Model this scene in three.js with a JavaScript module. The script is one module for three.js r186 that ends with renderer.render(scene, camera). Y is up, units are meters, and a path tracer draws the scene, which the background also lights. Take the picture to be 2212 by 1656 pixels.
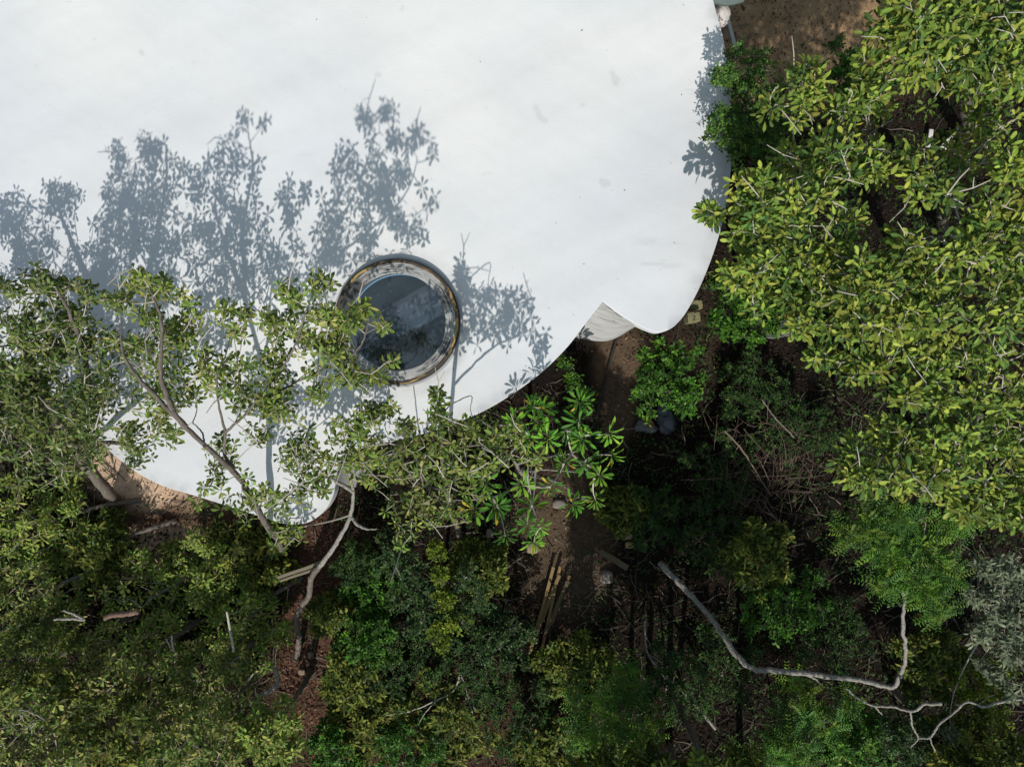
import * as THREE from 'three';
import { mergeGeometries, mergeVertices } from 'three/addons/utils/BufferGeometryUtils.js';
import { ImprovedNoise } from 'three/addons/math/ImprovedNoise.js';

// ------------------------------------------------------------------ camera, sky, sun, exposure
const CY = 11.7, TAN = 0.735, ASPECT = 1024 / 766;
const scene = new THREE.Scene();
const camera = new THREE.PerspectiveCamera(2 * Math.atan(TAN / ASPECT) * 180 / Math.PI, ASPECT, 0.1, 2000);
camera.position.set(0, CY, 0);
camera.up.set(0, 0, -1);
camera.lookAt(0, 0, 0);
scene.add(camera);

const renderer = new THREE.WebGLRenderer({ antialias: true });
renderer.setSize(1024, 766);
renderer.toneMapping = THREE.LinearToneMapping;
renderer.toneMappingExposure = 1.0;
renderer.shadowMap.enabled = true;

const sunDir = new THREE.Vector3(-0.1, 1, 1.1).normalize();
{                                                          // clear, slightly hazy daylight sky, computed
  const W = 512, H = 256, d = new Float32Array(W * H * 4), v = new THREE.Vector3();
  for (let j = 0; j < H; j++) for (let i = 0; i < W; i++) {
    const el = ((j + 0.5) / H - 0.5) * Math.PI, az = ((i + 0.5) / W - 0.5) * Math.PI * 2, o = (j * W + i) * 4;
    v.set(Math.cos(el) * Math.cos(az), Math.sin(el), Math.cos(el) * Math.sin(az));
    const h = Math.exp(-Math.max(0, v.y) * 3.2), mu = Math.max(0, v.dot(sunDir)), glow = 0.35 * mu ** 24 + 0.1 * mu ** 4;
    const zen = [0.22, 0.3, 0.375], hor = [0.45, 0.5, 0.53], g = [0.09, 0.085, 0.06];
    for (let k = 0; k < 3; k++) d[o + k] = v.y < 0 ? g[k] : zen[k] + (hor[k] - zen[k]) * h + glow * [1, 0.97, 0.9][k];
    d[o + 3] = 1;
  }
  const t = new THREE.DataTexture(d, W, H, THREE.RGBAFormat, THREE.FloatType);
  t.mapping = THREE.EquirectangularReflectionMapping; t.magFilter = THREE.LinearFilter; t.needsUpdate = true;
  scene.background = t; scene.environment = t;
}

const sun = new THREE.DirectionalLight(new THREE.Color(1, 0.96, 0.89), 4.2);
sun.name = 'sun';
sun.position.copy(sunDir).multiplyScalar(40);
sun.castShadow = true;
sun.shadow.radius = 1;
sun.shadow.mapSize.set(4096, 4096);
Object.assign(sun.shadow.camera, { left: -14, right: 14, top: 14, bottom: -14, near: 5, far: 80 });
scene.add(sun, sun.target);

// ------------------------------------------------------------------ helpers
function rng(seed) {
  let a = seed >>> 0;
  return () => { a = (a + 0x6D2B79F5) | 0; let t = Math.imul(a ^ (a >>> 15), 1 | a); t = (t + Math.imul(t ^ (t >>> 7), 61 | t)) ^ t; return ((t ^ (t >>> 14)) >>> 0) / 4294967296; };
}
const V = (x, y, z) => new THREE.Vector3(x, y, z);
const UP = V(0, 1, 0);
// metres per unit of the plan grid (2212 x 1656 units over the site as seen from above) at a height
const K = (y) => TAN * (CY - y) / 1106;
const at = (u, v, y) => V((u - 1106) * K(y), y, (v - 828) * K(y));
const names = {};
function numbered(n) { const k = names[n] = (names[n] ?? -1) + 1; return k ? `${n}_${String(k).padStart(3, '0')}` : n; }
function thing(name, label, category, pos, group) {
  const o = new THREE.Group();
  o.name = numbered(name); o.position.copy(pos); o.userData = { label, category };
  if (group) o.userData.group = group;
  scene.add(o); return o;
}
function part(name, geo, mat, parent, opts = {}) {       // geometry in world coordinates, moved to the parent's base
  const m = new THREE.Mesh(geo, mat);
  m.name = name; m.castShadow = m.receiveShadow = true;
  if (parent !== scene) { const w = opts.base ?? parent.position; geo.translate(-w.x, -w.y, -w.z); }
  if (opts.label) m.userData.label = opts.label;
  if (opts.kind) m.userData.kind = opts.kind;
  parent.add(m); return m;
}
function single(name, label, category, geo, mat, group) { // a thing that is one mesh
  geo.computeBoundingBox(); const b = geo.boundingBox, c = V((b.min.x + b.max.x) / 2, b.min.y, (b.min.z + b.max.z) / 2);
  geo.translate(-c.x, -c.y, -c.z);
  const m = new THREE.Mesh(geo, mat);
  m.name = numbered(name); m.position.copy(c); m.castShadow = m.receiveShadow = true;
  m.userData = { label, category }; if (group) m.userData.group = group;
  scene.add(m); return m;
}
const noise = new ImprovedNoise();
const fbm = (x, y, z, o = 4) => { let s = 0, a = 0.5, f = 1; for (let i = 0; i < o; i++) { s += a * noise.noise(x * f, y * f, z * f + i * 7.3); a *= 0.5; f *= 2.03; } return s; };
const smooth = (a, b, x) => { const t = Math.min(1, Math.max(0, (x - a) / (b - a))); return t * t * (3 - 2 * t); };
const clamp = (x) => Math.min(1, Math.max(0, x));
const toS = (c) => Math.round(255 * (c <= 0.0031308 ? 12.92 * c : 1.055 * Math.pow(clamp(c), 1 / 2.4) - 0.055));
function texture(size, fn, srgb = true, repeat = true, h = size) {
  const d = new Uint8Array(size * h * 4);
  for (let j = 0; j < h; j++) for (let i = 0; i < size; i++) {
    const c = fn(i / size, j / h, i, j), o = (j * size + i) * 4;
    for (let k = 0; k < 3; k++) d[o + k] = srgb ? toS(clamp(c[k])) : Math.round(255 * clamp(c[k]));
    d[o + 3] = 255;
  }
  const t = new THREE.DataTexture(d, size, h, THREE.RGBAFormat);
  t.colorSpace = srgb ? THREE.SRGBColorSpace : THREE.NoColorSpace;
  t.wrapS = t.wrapT = repeat ? THREE.RepeatWrapping : THREE.ClampToEdgeWrapping;
  t.magFilter = THREE.LinearFilter; t.minFilter = THREE.LinearMipmapLinearFilter; t.generateMipmaps = true;
  t.needsUpdate = true; return t;
}
// tileable noise on the unit square
function tnoise(u, v, f, seed, oct = 4) {
  let s = 0, a = 0.5;
  for (let o = 0; o < oct; o++) {
    const n = (x, y) => noise.noise(x * f, y * f, seed + o * 3.7);
    const w = (x) => x;
    s += a * ((1 - w(u)) * (1 - w(v)) * n(u, v) + w(u) * (1 - w(v)) * n(u - 1, v) + (1 - w(u)) * w(v) * n(u, v - 1) + w(u) * w(v) * n(u - 1, v - 1));
    a *= 0.5; f *= 2;
  }
  return s;
}
// tapered tube through points, radii per point, uv in metres
function tube(pts, radii, seg = 6, rough = 0, rand = null) {
  const n = pts.length, pos = [], uv = [], idx = [];
  let side = null, along = 0;
  for (let i = 0; i < n; i++) {
    const d = pts[Math.min(i + 1, n - 1)].clone().sub(pts[Math.max(i - 1, 0)]).normalize();
    if (!side) { side = Math.abs(d.y) < 0.9 ? V(0, 1, 0).cross(d) : V(1, 0, 0).cross(d); side.normalize(); }
    else { side.addScaledVector(d, -side.dot(d)).normalize(); }
    const up = d.clone().cross(side);
    if (i) along += pts[i].distanceTo(pts[i - 1]);
    for (let k = 0; k <= seg; k++) {
      const a = (k % seg) / seg * Math.PI * 2, r = radii[i] * (1 + (rough && k < seg && rand ? rough * (rand() - 0.5) : 0));
      const p = pts[i].clone().addScaledVector(side, Math.cos(a) * r).addScaledVector(up, Math.sin(a) * r);
      if (k === seg) { const o = (i * (seg + 1)) * 3; pos.push(pos[o], pos[o + 1], pos[o + 2]); } else pos.push(p.x, p.y, p.z);
      uv.push(k / seg * Math.max(0.05, radii[0] * 6.28), along);
    }
  }
  for (let i = 0; i < n - 1; i++) for (let k = 0; k < seg; k++) {
    const a = i * (seg + 1) + k, b = a + seg + 1;
    idx.push(a, b, a + 1, b, b + 1, a + 1);
  }
  for (const [row, flip] of [[0, true], [n - 1, false]]) {
    const c = pos.length / 3; pos.push(pts[row].x, pts[row].y, pts[row].z); uv.push(0, along * (row ? 1 : 0));
    for (let k = 0; k < seg; k++) { const a = row * (seg + 1) + k; flip ? idx.push(c, a, a + 1) : idx.push(c, a + 1, a); }
  }
  const g = new THREE.BufferGeometry();
  g.setAttribute('position', new THREE.Float32BufferAttribute(pos, 3));
  g.setAttribute('uv', new THREE.Float32BufferAttribute(uv, 2));
  g.setIndex(idx); g.computeVertexNormals(); return g;
}
function curvePts(pts, n) { return new THREE.CatmullRomCurve3(pts, false, 'centripetal').getPoints(n); }
function limbGeo(pts, r0, r1, seed, seg = 8, wob = 0.012) {
  const rand = rng(seed), n = Math.max(8, Math.round(pts.length * 6)), p = curvePts(pts, n), rr = [];
  p.forEach((q, i) => { const t = i / n; q.x += (rand() - 0.5) * wob; q.z += (rand() - 0.5) * wob; q.y += (rand() - 0.5) * wob; rr.push((r0 + (r1 - r0) * t) * (0.9 + 0.22 * rand())); });
  return tube(p, rr, seg, 0.16, rand);
}
function boardGeo(a, b, w, h, seed, bend = 0.01) {          // a sawn board between two points, chamfered, a little bowed and chipped
  const rand = rng(seed), L = a.distanceTo(b), n = 9, s = new THREE.Shape(), c = Math.min(w, h) * 0.14;
  s.moveTo(-w / 2 + c, -h / 2); s.lineTo(w / 2 - c, -h / 2); s.lineTo(w / 2, -h / 2 + c); s.lineTo(w / 2, h / 2 - c); s.lineTo(w / 2 - c, h / 2); s.lineTo(-w / 2 + c, h / 2); s.lineTo(-w / 2, h / 2 - c); s.lineTo(-w / 2, -h / 2 + c);
  const g = new THREE.ExtrudeGeometry(s, { depth: L, steps: n, bevelEnabled: false });
  const p = g.attributes.position, e0 = (rand() - 0.5) * 0.3, ph = rand() * 6;
  for (let i = 0; i < p.count; i++) {
    const t = p.getZ(i) / L;
    p.setY(i, p.getY(i) + bend * Math.sin(t * Math.PI) + 0.004 * Math.sin(t * 9 + ph));
    p.setX(i, p.getX(i) + 0.004 * Math.sin(t * 7 + ph));
    if (t < 0.01 || t > 0.99) p.setZ(i, p.getZ(i) + e0 * p.getX(i));
  }
  g.computeVertexNormals();
  const m = new THREE.Matrix4(), z = b.clone().sub(a).normalize(), x = UP.clone().cross(z).normalize(), y = z.clone().cross(x);
  m.makeBasis(x, y, z).setPosition(a); g.applyMatrix4(m); return g;
}
function rockGeo(c, sx, sy, sz, seed) {
  const g0 = new THREE.IcosahedronGeometry(1, 3); g0.deleteAttribute('normal'); g0.deleteAttribute('uv');
  const g = mergeVertices(g0), p = g.attributes.position, uv = [];
  for (let i = 0; i < p.count; i++) {
    const x = p.getX(i), y = p.getY(i), z = p.getZ(i), r = 1 + 0.5 * fbm(x * 1.1 + seed, y * 1.1, z * 1.1, 3);
    const q = (v) => Math.sign(v) * Math.min(Math.abs(v), 0.8);
    p.setXYZ(i, c.x + q(x * r) * sx, c.y + q(y * r) * sy, c.z + q(z * r) * sz); uv.push(p.getX(i), p.getZ(i) + p.getY(i) * 0.6);
  }
  g.setAttribute('uv', new THREE.Float32BufferAttribute(uv, 2)); g.computeVertexNormals(); return g;
}

// ------------------------------------------------------------------ materials
const barkBump = texture(256, (u, v) => { const n = 0.5 + 0.9 * tnoise(u, v, 9, 3, 4); return [n, n, n]; }, false);
barkBump.repeat.set(5, 3);
const barkPale = texture(256, (u, v) => {
  const n = tnoise(u, v, 5, 1, 4), m = tnoise(u, v, 11, 9, 3), d = smooth(0.0, 0.16, m + n * 0.5);
  const b = 0.27 + 0.24 * n; return [b * (1 - d * 0.6), b * 0.93 * (1 - d * 0.6), b * 0.83 * (1 - d * 0.62)];
});
barkPale.repeat.set(4, 2.2);
const barkDark = texture(256, (u, v) => {
  const n = tnoise(u, v, 6, 21, 4), m = tnoise(u, v, 12, 29, 3), d = smooth(0.05, 0.25, m);
  const b = 0.12 + 0.12 * n + d * 0.1; return [b * 1.05, b * 0.9, b * 0.76];
});
barkDark.repeat.set(4, 2.2);
const std = (o) => new THREE.MeshStandardMaterial(o);
const matte = (o) => new THREE.MeshPhysicalMaterial({ specularIntensity: 0.2, ...o });   // dry earth, bark and dead leaves hardly shine
const M = {
  barkPale: matte({ map: barkPale, bumpMap: barkBump, bumpScale: 0.006, roughness: 0.9 }),
  barkDark: matte({ map: barkDark, bumpMap: barkBump, bumpScale: 0.008, roughness: 0.95 }),
  twigPale: matte({ color: new THREE.Color().setRGB(0.42, 0.38, 0.32), roughness: 0.9 }),
  twigDark: matte({ color: new THREE.Color().setRGB(0.15, 0.12, 0.09), roughness: 0.95 }),
};
const leafMat = (color, coat = 0.14, through = 0.2) => new THREE.MeshPhysicalMaterial({ color, vertexColors: true, roughness: 0.92, specularIntensity: 0.25, transmission: through, thickness: 0, clearcoat: coat, clearcoatRoughness: 0.33, side: THREE.DoubleSide });
const WHITE = new THREE.Color(1, 1, 1);

// ------------------------------------------------------------------ leaves
// a leaf along +Z, upper side +Y, length 1; folded along the midrib and curved down
function leafGeo({ w = 0.42, obovate = 0.6, fold = 0.18, droop = 0.16, rows = 5, rib = 1.5, edge = 1.0, twist = 0, wave = 0 }) {
  const pos = [], col = [], idx = [], uv = [];
  for (let i = 0; i <= rows; i++) {
    const t = i / rows;
    const a = Math.pow(t, obovate * 1.6) * Math.pow(1 - t, 0.55) * (i === rows ? 0 : 1);
    const half = w * 0.5 * a / (Math.pow(obovate * 1.6 / (obovate * 1.6 + 0.55), obovate * 1.6) * Math.pow(0.55 / (obovate * 1.6 + 0.55), 0.55));
    const h = Math.max(i === 0 ? 0.012 : half, 0.006), y = -droop * t * t, tw = twist * t;
    for (const s of [-1, 0, 1]) {
      const x = s * h * Math.cos(tw), yy = y + Math.abs(s) * h * fold * 2 + s * h * Math.sin(tw) + wave * Math.abs(s) * Math.sin(t * 11 + s) * 0.5;
      pos.push(x, yy, t); uv.push(x, t);
      const c = s === 0 ? rib : edge; col.push(c, c, c * (s === 0 ? 1.05 : 1));
    }
  }
  for (let i = 0; i < rows; i++) for (const s of [0, 1]) {
    const a = i * 3 + s, b = a + 3; idx.push(a, b, a + 1, b, b + 1, a + 1);
  }
  const g = new THREE.BufferGeometry();
  g.setAttribute('position', new THREE.Float32BufferAttribute(pos, 3));
  g.setAttribute('uv', new THREE.Float32BufferAttribute(uv, 2));
  g.setAttribute('color', new THREE.Float32BufferAttribute(col, 3));
  g.setIndex(idx); g.computeVertexNormals(); return g;
}
const G = {
  palm: [leafGeo({ w: 0.4, obovate: 0.95, rows: 4, fold: 0.12, droop: 0.2 }), leafGeo({ w: 0.34, obovate: 0.8, rows: 4, fold: 0.22, droop: 0.34, twist: 0.3 }), leafGeo({ w: 0.43, obovate: 1.05, rows: 4, fold: 0.06, droop: 0.08, twist: -0.35 })],
  broad: [leafGeo({ w: 0.38, obovate: 0.68, rows: 7, fold: 0.16, droop: 0.16, rib: 1.45, wave: 0.02 }), leafGeo({ w: 0.34, obovate: 0.72, rows: 7, fold: 0.26, droop: 0.34, rib: 1.5, twist: 0.35, wave: 0.03 }), leafGeo({ w: 0.42, obovate: 0.64, rows: 7, fold: 0.08, droop: 0.05, rib: 1.4, twist: -0.3, wave: 0.03 })],
  strap: [leafGeo({ w: 0.25, obovate: 1.15, rows: 7, fold: 0.2, droop: 0.16, rib: 1.5, edge: 1.0 }), leafGeo({ w: 0.22, obovate: 1.05, rows: 7, fold: 0.3, droop: 0.3, rib: 1.9, twist: 0.25 })],
  small: [leafGeo({ w: 0.5, obovate: 0.62, rows: 3, fold: 0.16, droop: 0.12, rib: 1.2 }), leafGeo({ w: 0.42, obovate: 0.7, rows: 3, fold: 0.24, droop: 0.28, rib: 1.2, twist: 0.4 })],
  lance: [leafGeo({ w: 0.3, obovate: 0.6, rows: 4, fold: 0.2, droop: 0.2, rib: 1.3 }), leafGeo({ w: 0.34, obovate: 0.65, rows: 4, fold: 0.1, droop: 0.36, rib: 1.3, twist: 0.4 })],
};
// species: leaf shape, length in metres, arrangement, base colours (the darkest small leaf lowered to imitate shade)
const SP = {
  palmate: { geo: G.palm, len: 0.084, kind: 'whorl', n: [6, 9], open: [0.9, 2.2], tones: [[0.110, 0.151, 0.026], [0.078, 0.123, 0.023], [0.148, 0.179, 0.032], [0.097, 0.157, 0.027], [0.181, 0.187, 0.050]], twig: 'twigPale', coat: 0.2 },
  palmateDark: { geo: G.palm, len: 0.078, kind: 'whorl', n: [6, 9], open: [0.9, 2.2], tones: [[0.081, 0.115, 0.023], [0.058, 0.093, 0.021], [0.110, 0.136, 0.029], [0.072, 0.119, 0.024], [0.134, 0.142, 0.045]], twig: 'twigPale', coat: 0.2 },
  palmateTuft: { geo: G.palm, len: 0.105, kind: 'whorl', n: [7, 11], open: [0.7, 1.7], tones: [[0.140, 0.173, 0.032], [0.086, 0.130, 0.027], [0.205, 0.216, 0.054], [0.108, 0.162, 0.032], [0.238, 0.216, 0.076]], twig: 'twigPale' },
  palmateDull: { geo: G.palm, len: 0.1, kind: 'whorl', n: [7, 10], open: [0.7, 1.8], tones: [[0.144, 0.195, 0.034], [0.102, 0.162, 0.027], [0.205, 0.250, 0.040], [0.123, 0.206, 0.034], [0.266, 0.261, 0.067]], twig: 'twigPale' },
  broad: { geo: G.broad, len: 0.104, pet: 0.5, kind: 'whorl', n: [6, 11], open: [0.6, 1.75], tones: [[0.18, 0.245, 0.036], [0.115, 0.185, 0.03], [0.235, 0.285, 0.045], [0.14, 0.21, 0.034], [0.24, 0.255, 0.042], [0.062, 0.12, 0.028]], twig: 'twigPale', coat: 0.12, through: 0.26 },
  strap: { geo: G.strap, len: 0.165, kind: 'whorl', n: [14, 24], open: [0.5, 1.55], tones: [[0.06, 0.169, 0.014], [0.042, 0.13, 0.014], [0.09, 0.208, 0.016], [0.132, 0.234, 0.02]], odd: [0.3, 0.24, 0.02], twig: 'twigPale', coat: 0.18, through: 0.22 },
  smallShaded: { geo: G.small, len: 0.04, kind: 'spray', n: [12, 20], spray: 0.22, tones: [[0.022, 0.055, 0.011], [0.032, 0.075, 0.014], [0.018, 0.045, 0.012], [0.05, 0.1, 0.016]], twig: 'twigDark' },  // leaf tones darkened to imitate the deep shade of the hollow
  smallFresh: { geo: G.small, len: 0.042, kind: 'spray', n: [12, 20], spray: 0.24, tones: [[0.05, 0.115, 0.02], [0.07, 0.145, 0.022], [0.04, 0.09, 0.02], [0.095, 0.17, 0.025]], twig: 'twigDark' },
  smallBright: { geo: G.small, len: 0.06, kind: 'spray', n: [10, 15], spray: 0.22, tones: [[0.045, 0.13, 0.01], [0.035, 0.1, 0.01], [0.075, 0.17, 0.013], [0.026, 0.08, 0.01]], twig: 'twigDark', coat: 0.22 },
  glossy: { geo: G.small, len: 0.055, kind: 'spray', n: [9, 14], spray: 0.2, tones: [[0.024, 0.056, 0.012], [0.034, 0.075, 0.015], [0.042, 0.074, 0.013], [0.024, 0.06, 0.018]], twig: 'twigDark', coat: 0.35 },
  limey: { geo: G.small, len: 0.05, kind: 'spray', n: [9, 14], spray: 0.18, tones: [[0.106, 0.155, 0.007], [0.085, 0.133, 0.009], [0.139, 0.177, 0.009]], twig: 'twigDark', coat: 0.2 },
  pinnate: { geo: G.lance, len: 0.06, kind: 'pinnate', n: [5, 8], frond: 0.26, tones: [[0.056, 0.138, 0.016], [0.075, 0.162, 0.016], [0.044, 0.108, 0.02], [0.112, 0.18, 0.018]], twig: 'twigPale', coat: 0.2 },
  olive: { geo: G.lance, len: 0.095, kind: 'spray', n: [9, 14], spray: 0.24, tones: [[0.067, 0.095, 0.013], [0.098, 0.120, 0.016], [0.039, 0.067, 0.013], [0.159, 0.165, 0.027]], twig: 'twigDark' },
  silver: { geo: G.lance, len: 0.085, kind: 'spray', n: [12, 18], spray: 0.22, tones: [[0.129, 0.151, 0.088], [0.159, 0.178, 0.109], [0.099, 0.125, 0.068]], twig: 'twigPale', coat: 0.15 },
};
// leaves of one shoot: pushes { m: Matrix4, g: variant, c: tone }
function shoot(sp, p, axis, rand, out) {
  const side = Math.abs(axis.y) < 0.95 ? UP.clone().cross(axis).normalize() : V(1, 0, 0);
  const up2 = axis.clone().cross(side).normalize();
  const put = (pos, d, nrm, s, tone) => {
    const z = d.normalize(), y = nrm.clone().addScaledVector(z, -nrm.dot(z));
    if (y.lengthSq() < 1e-4) y.set(0.3, 0.1, 0.2).addScaledVector(z, -y.dot(z));
    y.normalize(); const x = y.clone().cross(z), m = new THREE.Matrix4().makeBasis(x, y, z).scale(V(s * (0.88 + 0.24 * rand()), s, s)).setPosition(pos);
    out.push({ m, g: Math.floor(rand() * sp.geo.length), c: tone, s });
  };
  const pick = () => sp.tones[Math.floor(rand() * sp.tones.length)];
  const base = pick(), lum = 0.5 + 0.95 * rand(), tone = () => {
    const b = rand() < 0.6 ? base : pick(), v = lum * (0.8 + 0.4 * rand());
    if (sp.odd && rand() < 0.03) return sp.odd;
    return [b[0] * v * (0.92 + 0.16 * rand()), b[1] * v, b[2] * v];
  };
  const jit = (k) => V((rand() - 0.5) * k, (rand() - 0.5) * k, (rand() - 0.5) * k);
  const n = Math.round(sp.n[0] + (sp.n[1] - sp.n[0]) * rand()), size = 0.8 + 0.4 * rand();
  if (sp.kind === 'whorl') {
    for (let i = 0; i < n; i++) {
      const a = i * 2.39996 + rand() * 0.5, t = i / n, el = sp.open[0] + (sp.open[1] - sp.open[0]) * t + (rand() - 0.5) * 0.3;
      const r = side.clone().multiplyScalar(Math.cos(a)).addScaledVector(up2, Math.sin(a));
      const d = axis.clone().multiplyScalar(Math.cos(el)).addScaledVector(r, Math.sin(el)); d.y -= 0.12;
      const nrm = axis.clone().multiplyScalar(Math.sin(el) + 0.15).addScaledVector(r, -Math.cos(el)).add(UP.clone().multiplyScalar(0.12)).add(jit(0.85));
      put(p.clone().addScaledVector(axis, -t * sp.len * (0.45 + (sp.pet ?? 0))).addScaledVector(d, sp.len * (0.14 + (sp.pet ?? 0) * rand())), d, nrm, sp.len * size * (0.62 + 0.45 * Math.sqrt(t + 0.1)) * (0.85 + 0.3 * rand()), tone());
    }
  } else if (sp.kind === 'spray') {
    const L = sp.spray * (0.7 + 0.6 * rand());
    for (let i = 0; i < n; i++) {
      const a = i * 2.39996 + rand() * 0.8, t = i / n, r = side.clone().multiplyScalar(Math.cos(a)).addScaledVector(up2, Math.sin(a));
      const el = 0.6 + 0.7 * rand(), d = axis.clone().multiplyScalar(Math.cos(el)).addScaledVector(r, Math.sin(el)).add(jit(0.3));
      put(p.clone().addScaledVector(axis, (t - 0.75) * L).add(jit(0.02)), d, UP.clone().add(jit(0.9)).addScaledVector(axis, 0.3), sp.len * size * (0.7 + 0.6 * rand()), tone());
    }
  } else {
    for (let f = 0; f < n; f++) {
      const a = f / n * 6.283 + rand() * 0.6, r = side.clone().multiplyScalar(Math.cos(a)).addScaledVector(up2, Math.sin(a)), el = 0.9 + 0.6 * rand();
      const d = axis.clone().multiplyScalar(Math.cos(el)).addScaledVector(r, Math.sin(el)).normalize(), L = sp.frond * (0.75 + 0.5 * rand()), fn = UP.clone().addScaledVector(d, -d.y).normalize(), sd = fn.clone().cross(d).normalize(), tn = tone();
      for (let i = 1; i <= 7; i++) for (const s of [-1, 1]) {
        const t = i / 7, q = p.clone().addScaledVector(d, t * L); q.y -= t * t * L * 0.3;
        put(q, d.clone().multiplyScalar(0.55).addScaledVector(sd, s), fn.clone().add(jit(0.35)), sp.len * (1.15 - 0.35 * t) * (0.85 + 0.3 * rand()), tn);
      }
    }
  }
}
// ------------------------------------------------------------------ plants
const partMats = {};
function partMat(sp, key, tone) {
  const k = key + tone.join(); return partMats[k] ??= leafMat(new THREE.Color().setRGB(...tone), sp.coat, sp.through);
}
const instMats = {};
const stats = { leaves: 0, parts: 0, tris: 0 };
const allPlants = [];
/* spec: name, label, category, species, base [u,v], trunk [[u,v,y]...] , r, limbs [[[u,v,y]...]...], blobs [[u,v,y,ru,ry,n,species?]...], parts (leaves built one by one) */
function plant(o) {
  const rand = rng(o.seed), base = at(o.trunk[0][0], o.trunk[0][1], o.trunk[0][2]);
  const root = thing(o.name, o.label, o.category, base, o.group);
  const bark = o.bark ?? 'barkDark';
  const P = (a) => a.map(([u, v, y]) => at(u, v, y));
  const nodes = [];
  const r0 = o.r ?? 0.06;
  const addNodes = (pts, len0 = 0) => { let l = len0; curvePts(pts, pts.length * 5).forEach((p, i, a) => { if (i) l += p.distanceTo(a[i - 1]); nodes.push({ p, l }); }); return l; };
  const tp = P(o.trunk); const tl = addNodes(tp);
  part('trunk', limbGeo(tp, r0, r0 * (o.taper ?? 0.45), o.seed + 1, 9, r0 * (o.wob ?? 0.25)), M[bark], root);
  for (const [i, L] of (o.limbs ?? []).entries()) {
    const lp = P(L); addNodes(lp, tl * 0.6);
    part('limb', limbGeo(lp, (o.lrs?.[i] ?? o.lr ?? r0 * 0.45), (o.lrs?.[i] ?? r0 * 0.3) * 0.45, o.seed + 20 + i, 7, r0 * 0.2), M[o.limbBark ?? bark], root);
  }
  // shoot tips in the crown's clumps
  const tips = [];
  const blobs = [...o.blobs]; for (const [drop, k] of o.under ?? []) blobs.push(...under(o.blobs.filter((b) => b[2] > 4.2), drop, k));
  for (const [u, v, y, ru, ry, n, spn] of blobs) {
    const c = at(u, v, y), rx = ru * K(y);
    for (let i = 0; i < n * (o.dens ?? 1); i++) {
      let d = V(rand() * 2 - 1, rand() * 2 - 1, rand() * 2 - 1); if (d.lengthSq() > 1) { d.normalize().multiplyScalar(Math.cbrt(rand())); }
      if (d.y < 0 && rand() < 0.45) d.y = -d.y;
      const p = V(c.x + d.x * rx, c.y + d.y * ry, c.z + d.z * rx);
      if (p.y < 0.08) p.y = 0.08 + rand() * 0.1;
      const ax = V(d.x * 0.55, 0.45 + 0.35 * rand() + d.y * 0.3, d.z * 0.55 + 0.18).add(V((rand() - 0.5) * 1.1, (rand() - 0.5) * 0.5, (rand() - 0.5) * 1.1)).normalize();
      tips.push({ p, ax, sp: SP[spn ?? o.species] });
    }
  }
  for (const t of tips) { t.d = Infinity; for (const n of nodes) { const d = n.p.distanceToSquared(t.p); if (d < t.d) t.d = d; } }
  tips.sort((a, b) => a.d - b.d);
  const twigs = [], tr = o.twig ?? 0.0045;
  for (const t of tips) {
    let best = null, bd = Infinity;
    for (const n of nodes) { const dx = n.p.x - t.p.x, dy = n.p.y - t.p.y, dz = n.p.z - t.p.z, d = Math.sqrt(dx * dx + dy * dy + dz * dz) * (dy > 0 ? 1.35 : 1) + n.l * 0.22; if (d < bd) { bd = d; best = n; } }
    const D = best.p.distanceTo(t.p), end = t.p.clone().addScaledVector(t.ax, -0.01), mid = best.p.clone().lerp(end, 0.55).addScaledVector(t.ax, -D * 0.16); mid.x += (rand() - 0.5) * D * 0.25; mid.z += (rand() - 0.5) * D * 0.25; mid.y += (rand() - 0.6) * D * 0.12;
    const pts = new THREE.QuadraticBezierCurve3(best.p, mid, end).getPoints(D > 0.5 ? 6 : D > 0.2 ? 4 : 3), m = pts.length - 1, thick = tr * (1 + Math.min(3.2, D * 2.6));
    twigs.push(tube(pts, pts.map((_, i) => thick + (tr * 0.6 - thick) * i / m), 4));
    pts.forEach((p, i) => { if (i) nodes.push({ p, l: best.l + D * i / m }); });
  }
  if (o.bare) for (let i = 0; i < o.bare; i++) {
    const t = tips[Math.floor(rand() * tips.length)], p = t.p.clone(), d = V((rand() - 0.5) * 2, 0.35 * rand(), (rand() - 0.5) * 2).normalize(), L = 0.12 + 0.3 * rand(), q = p.clone().addScaledVector(d, L * 0.5); q.x += (rand() - 0.5) * 0.06; q.y += 0.05; q.z += (rand() - 0.5) * 0.06;
    const e = p.clone().addScaledVector(d, L); e.y += 0.04; twigs.push(tube([p, q, e], [0.007, 0.006, 0.004], 4));
    if (rand() < 0.7) { const f = q.clone().add(V((rand() - 0.5) * 0.25, 0.05, (rand() - 0.5) * 0.25)); twigs.push(tube([q, f], [0.005, 0.003], 4)); }
  }
  if (twigs.length) part('twig_mass', mergeGeometries(twigs), M[o.twigMat ?? SP[o.species].twig], root, { kind: 'stuff' });
  // leaves: those nearest the sky that show largest are parts, the rest one mass
  const bySp = new Map();
  for (const t of tips) { if (!bySp.has(t.sp)) bySp.set(t.sp, []); shoot(t.sp, t.p, t.ax, rand, bySp.get(t.sp)); }
  allPlants.push({ root, base, o, bySp });
}
const zbuf = new Map(), CELL = 5;
function project(p) { const k = TAN * (CY - p.y) / 1106; return [1106 + p.x / k, 828 + p.z / k]; }
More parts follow.
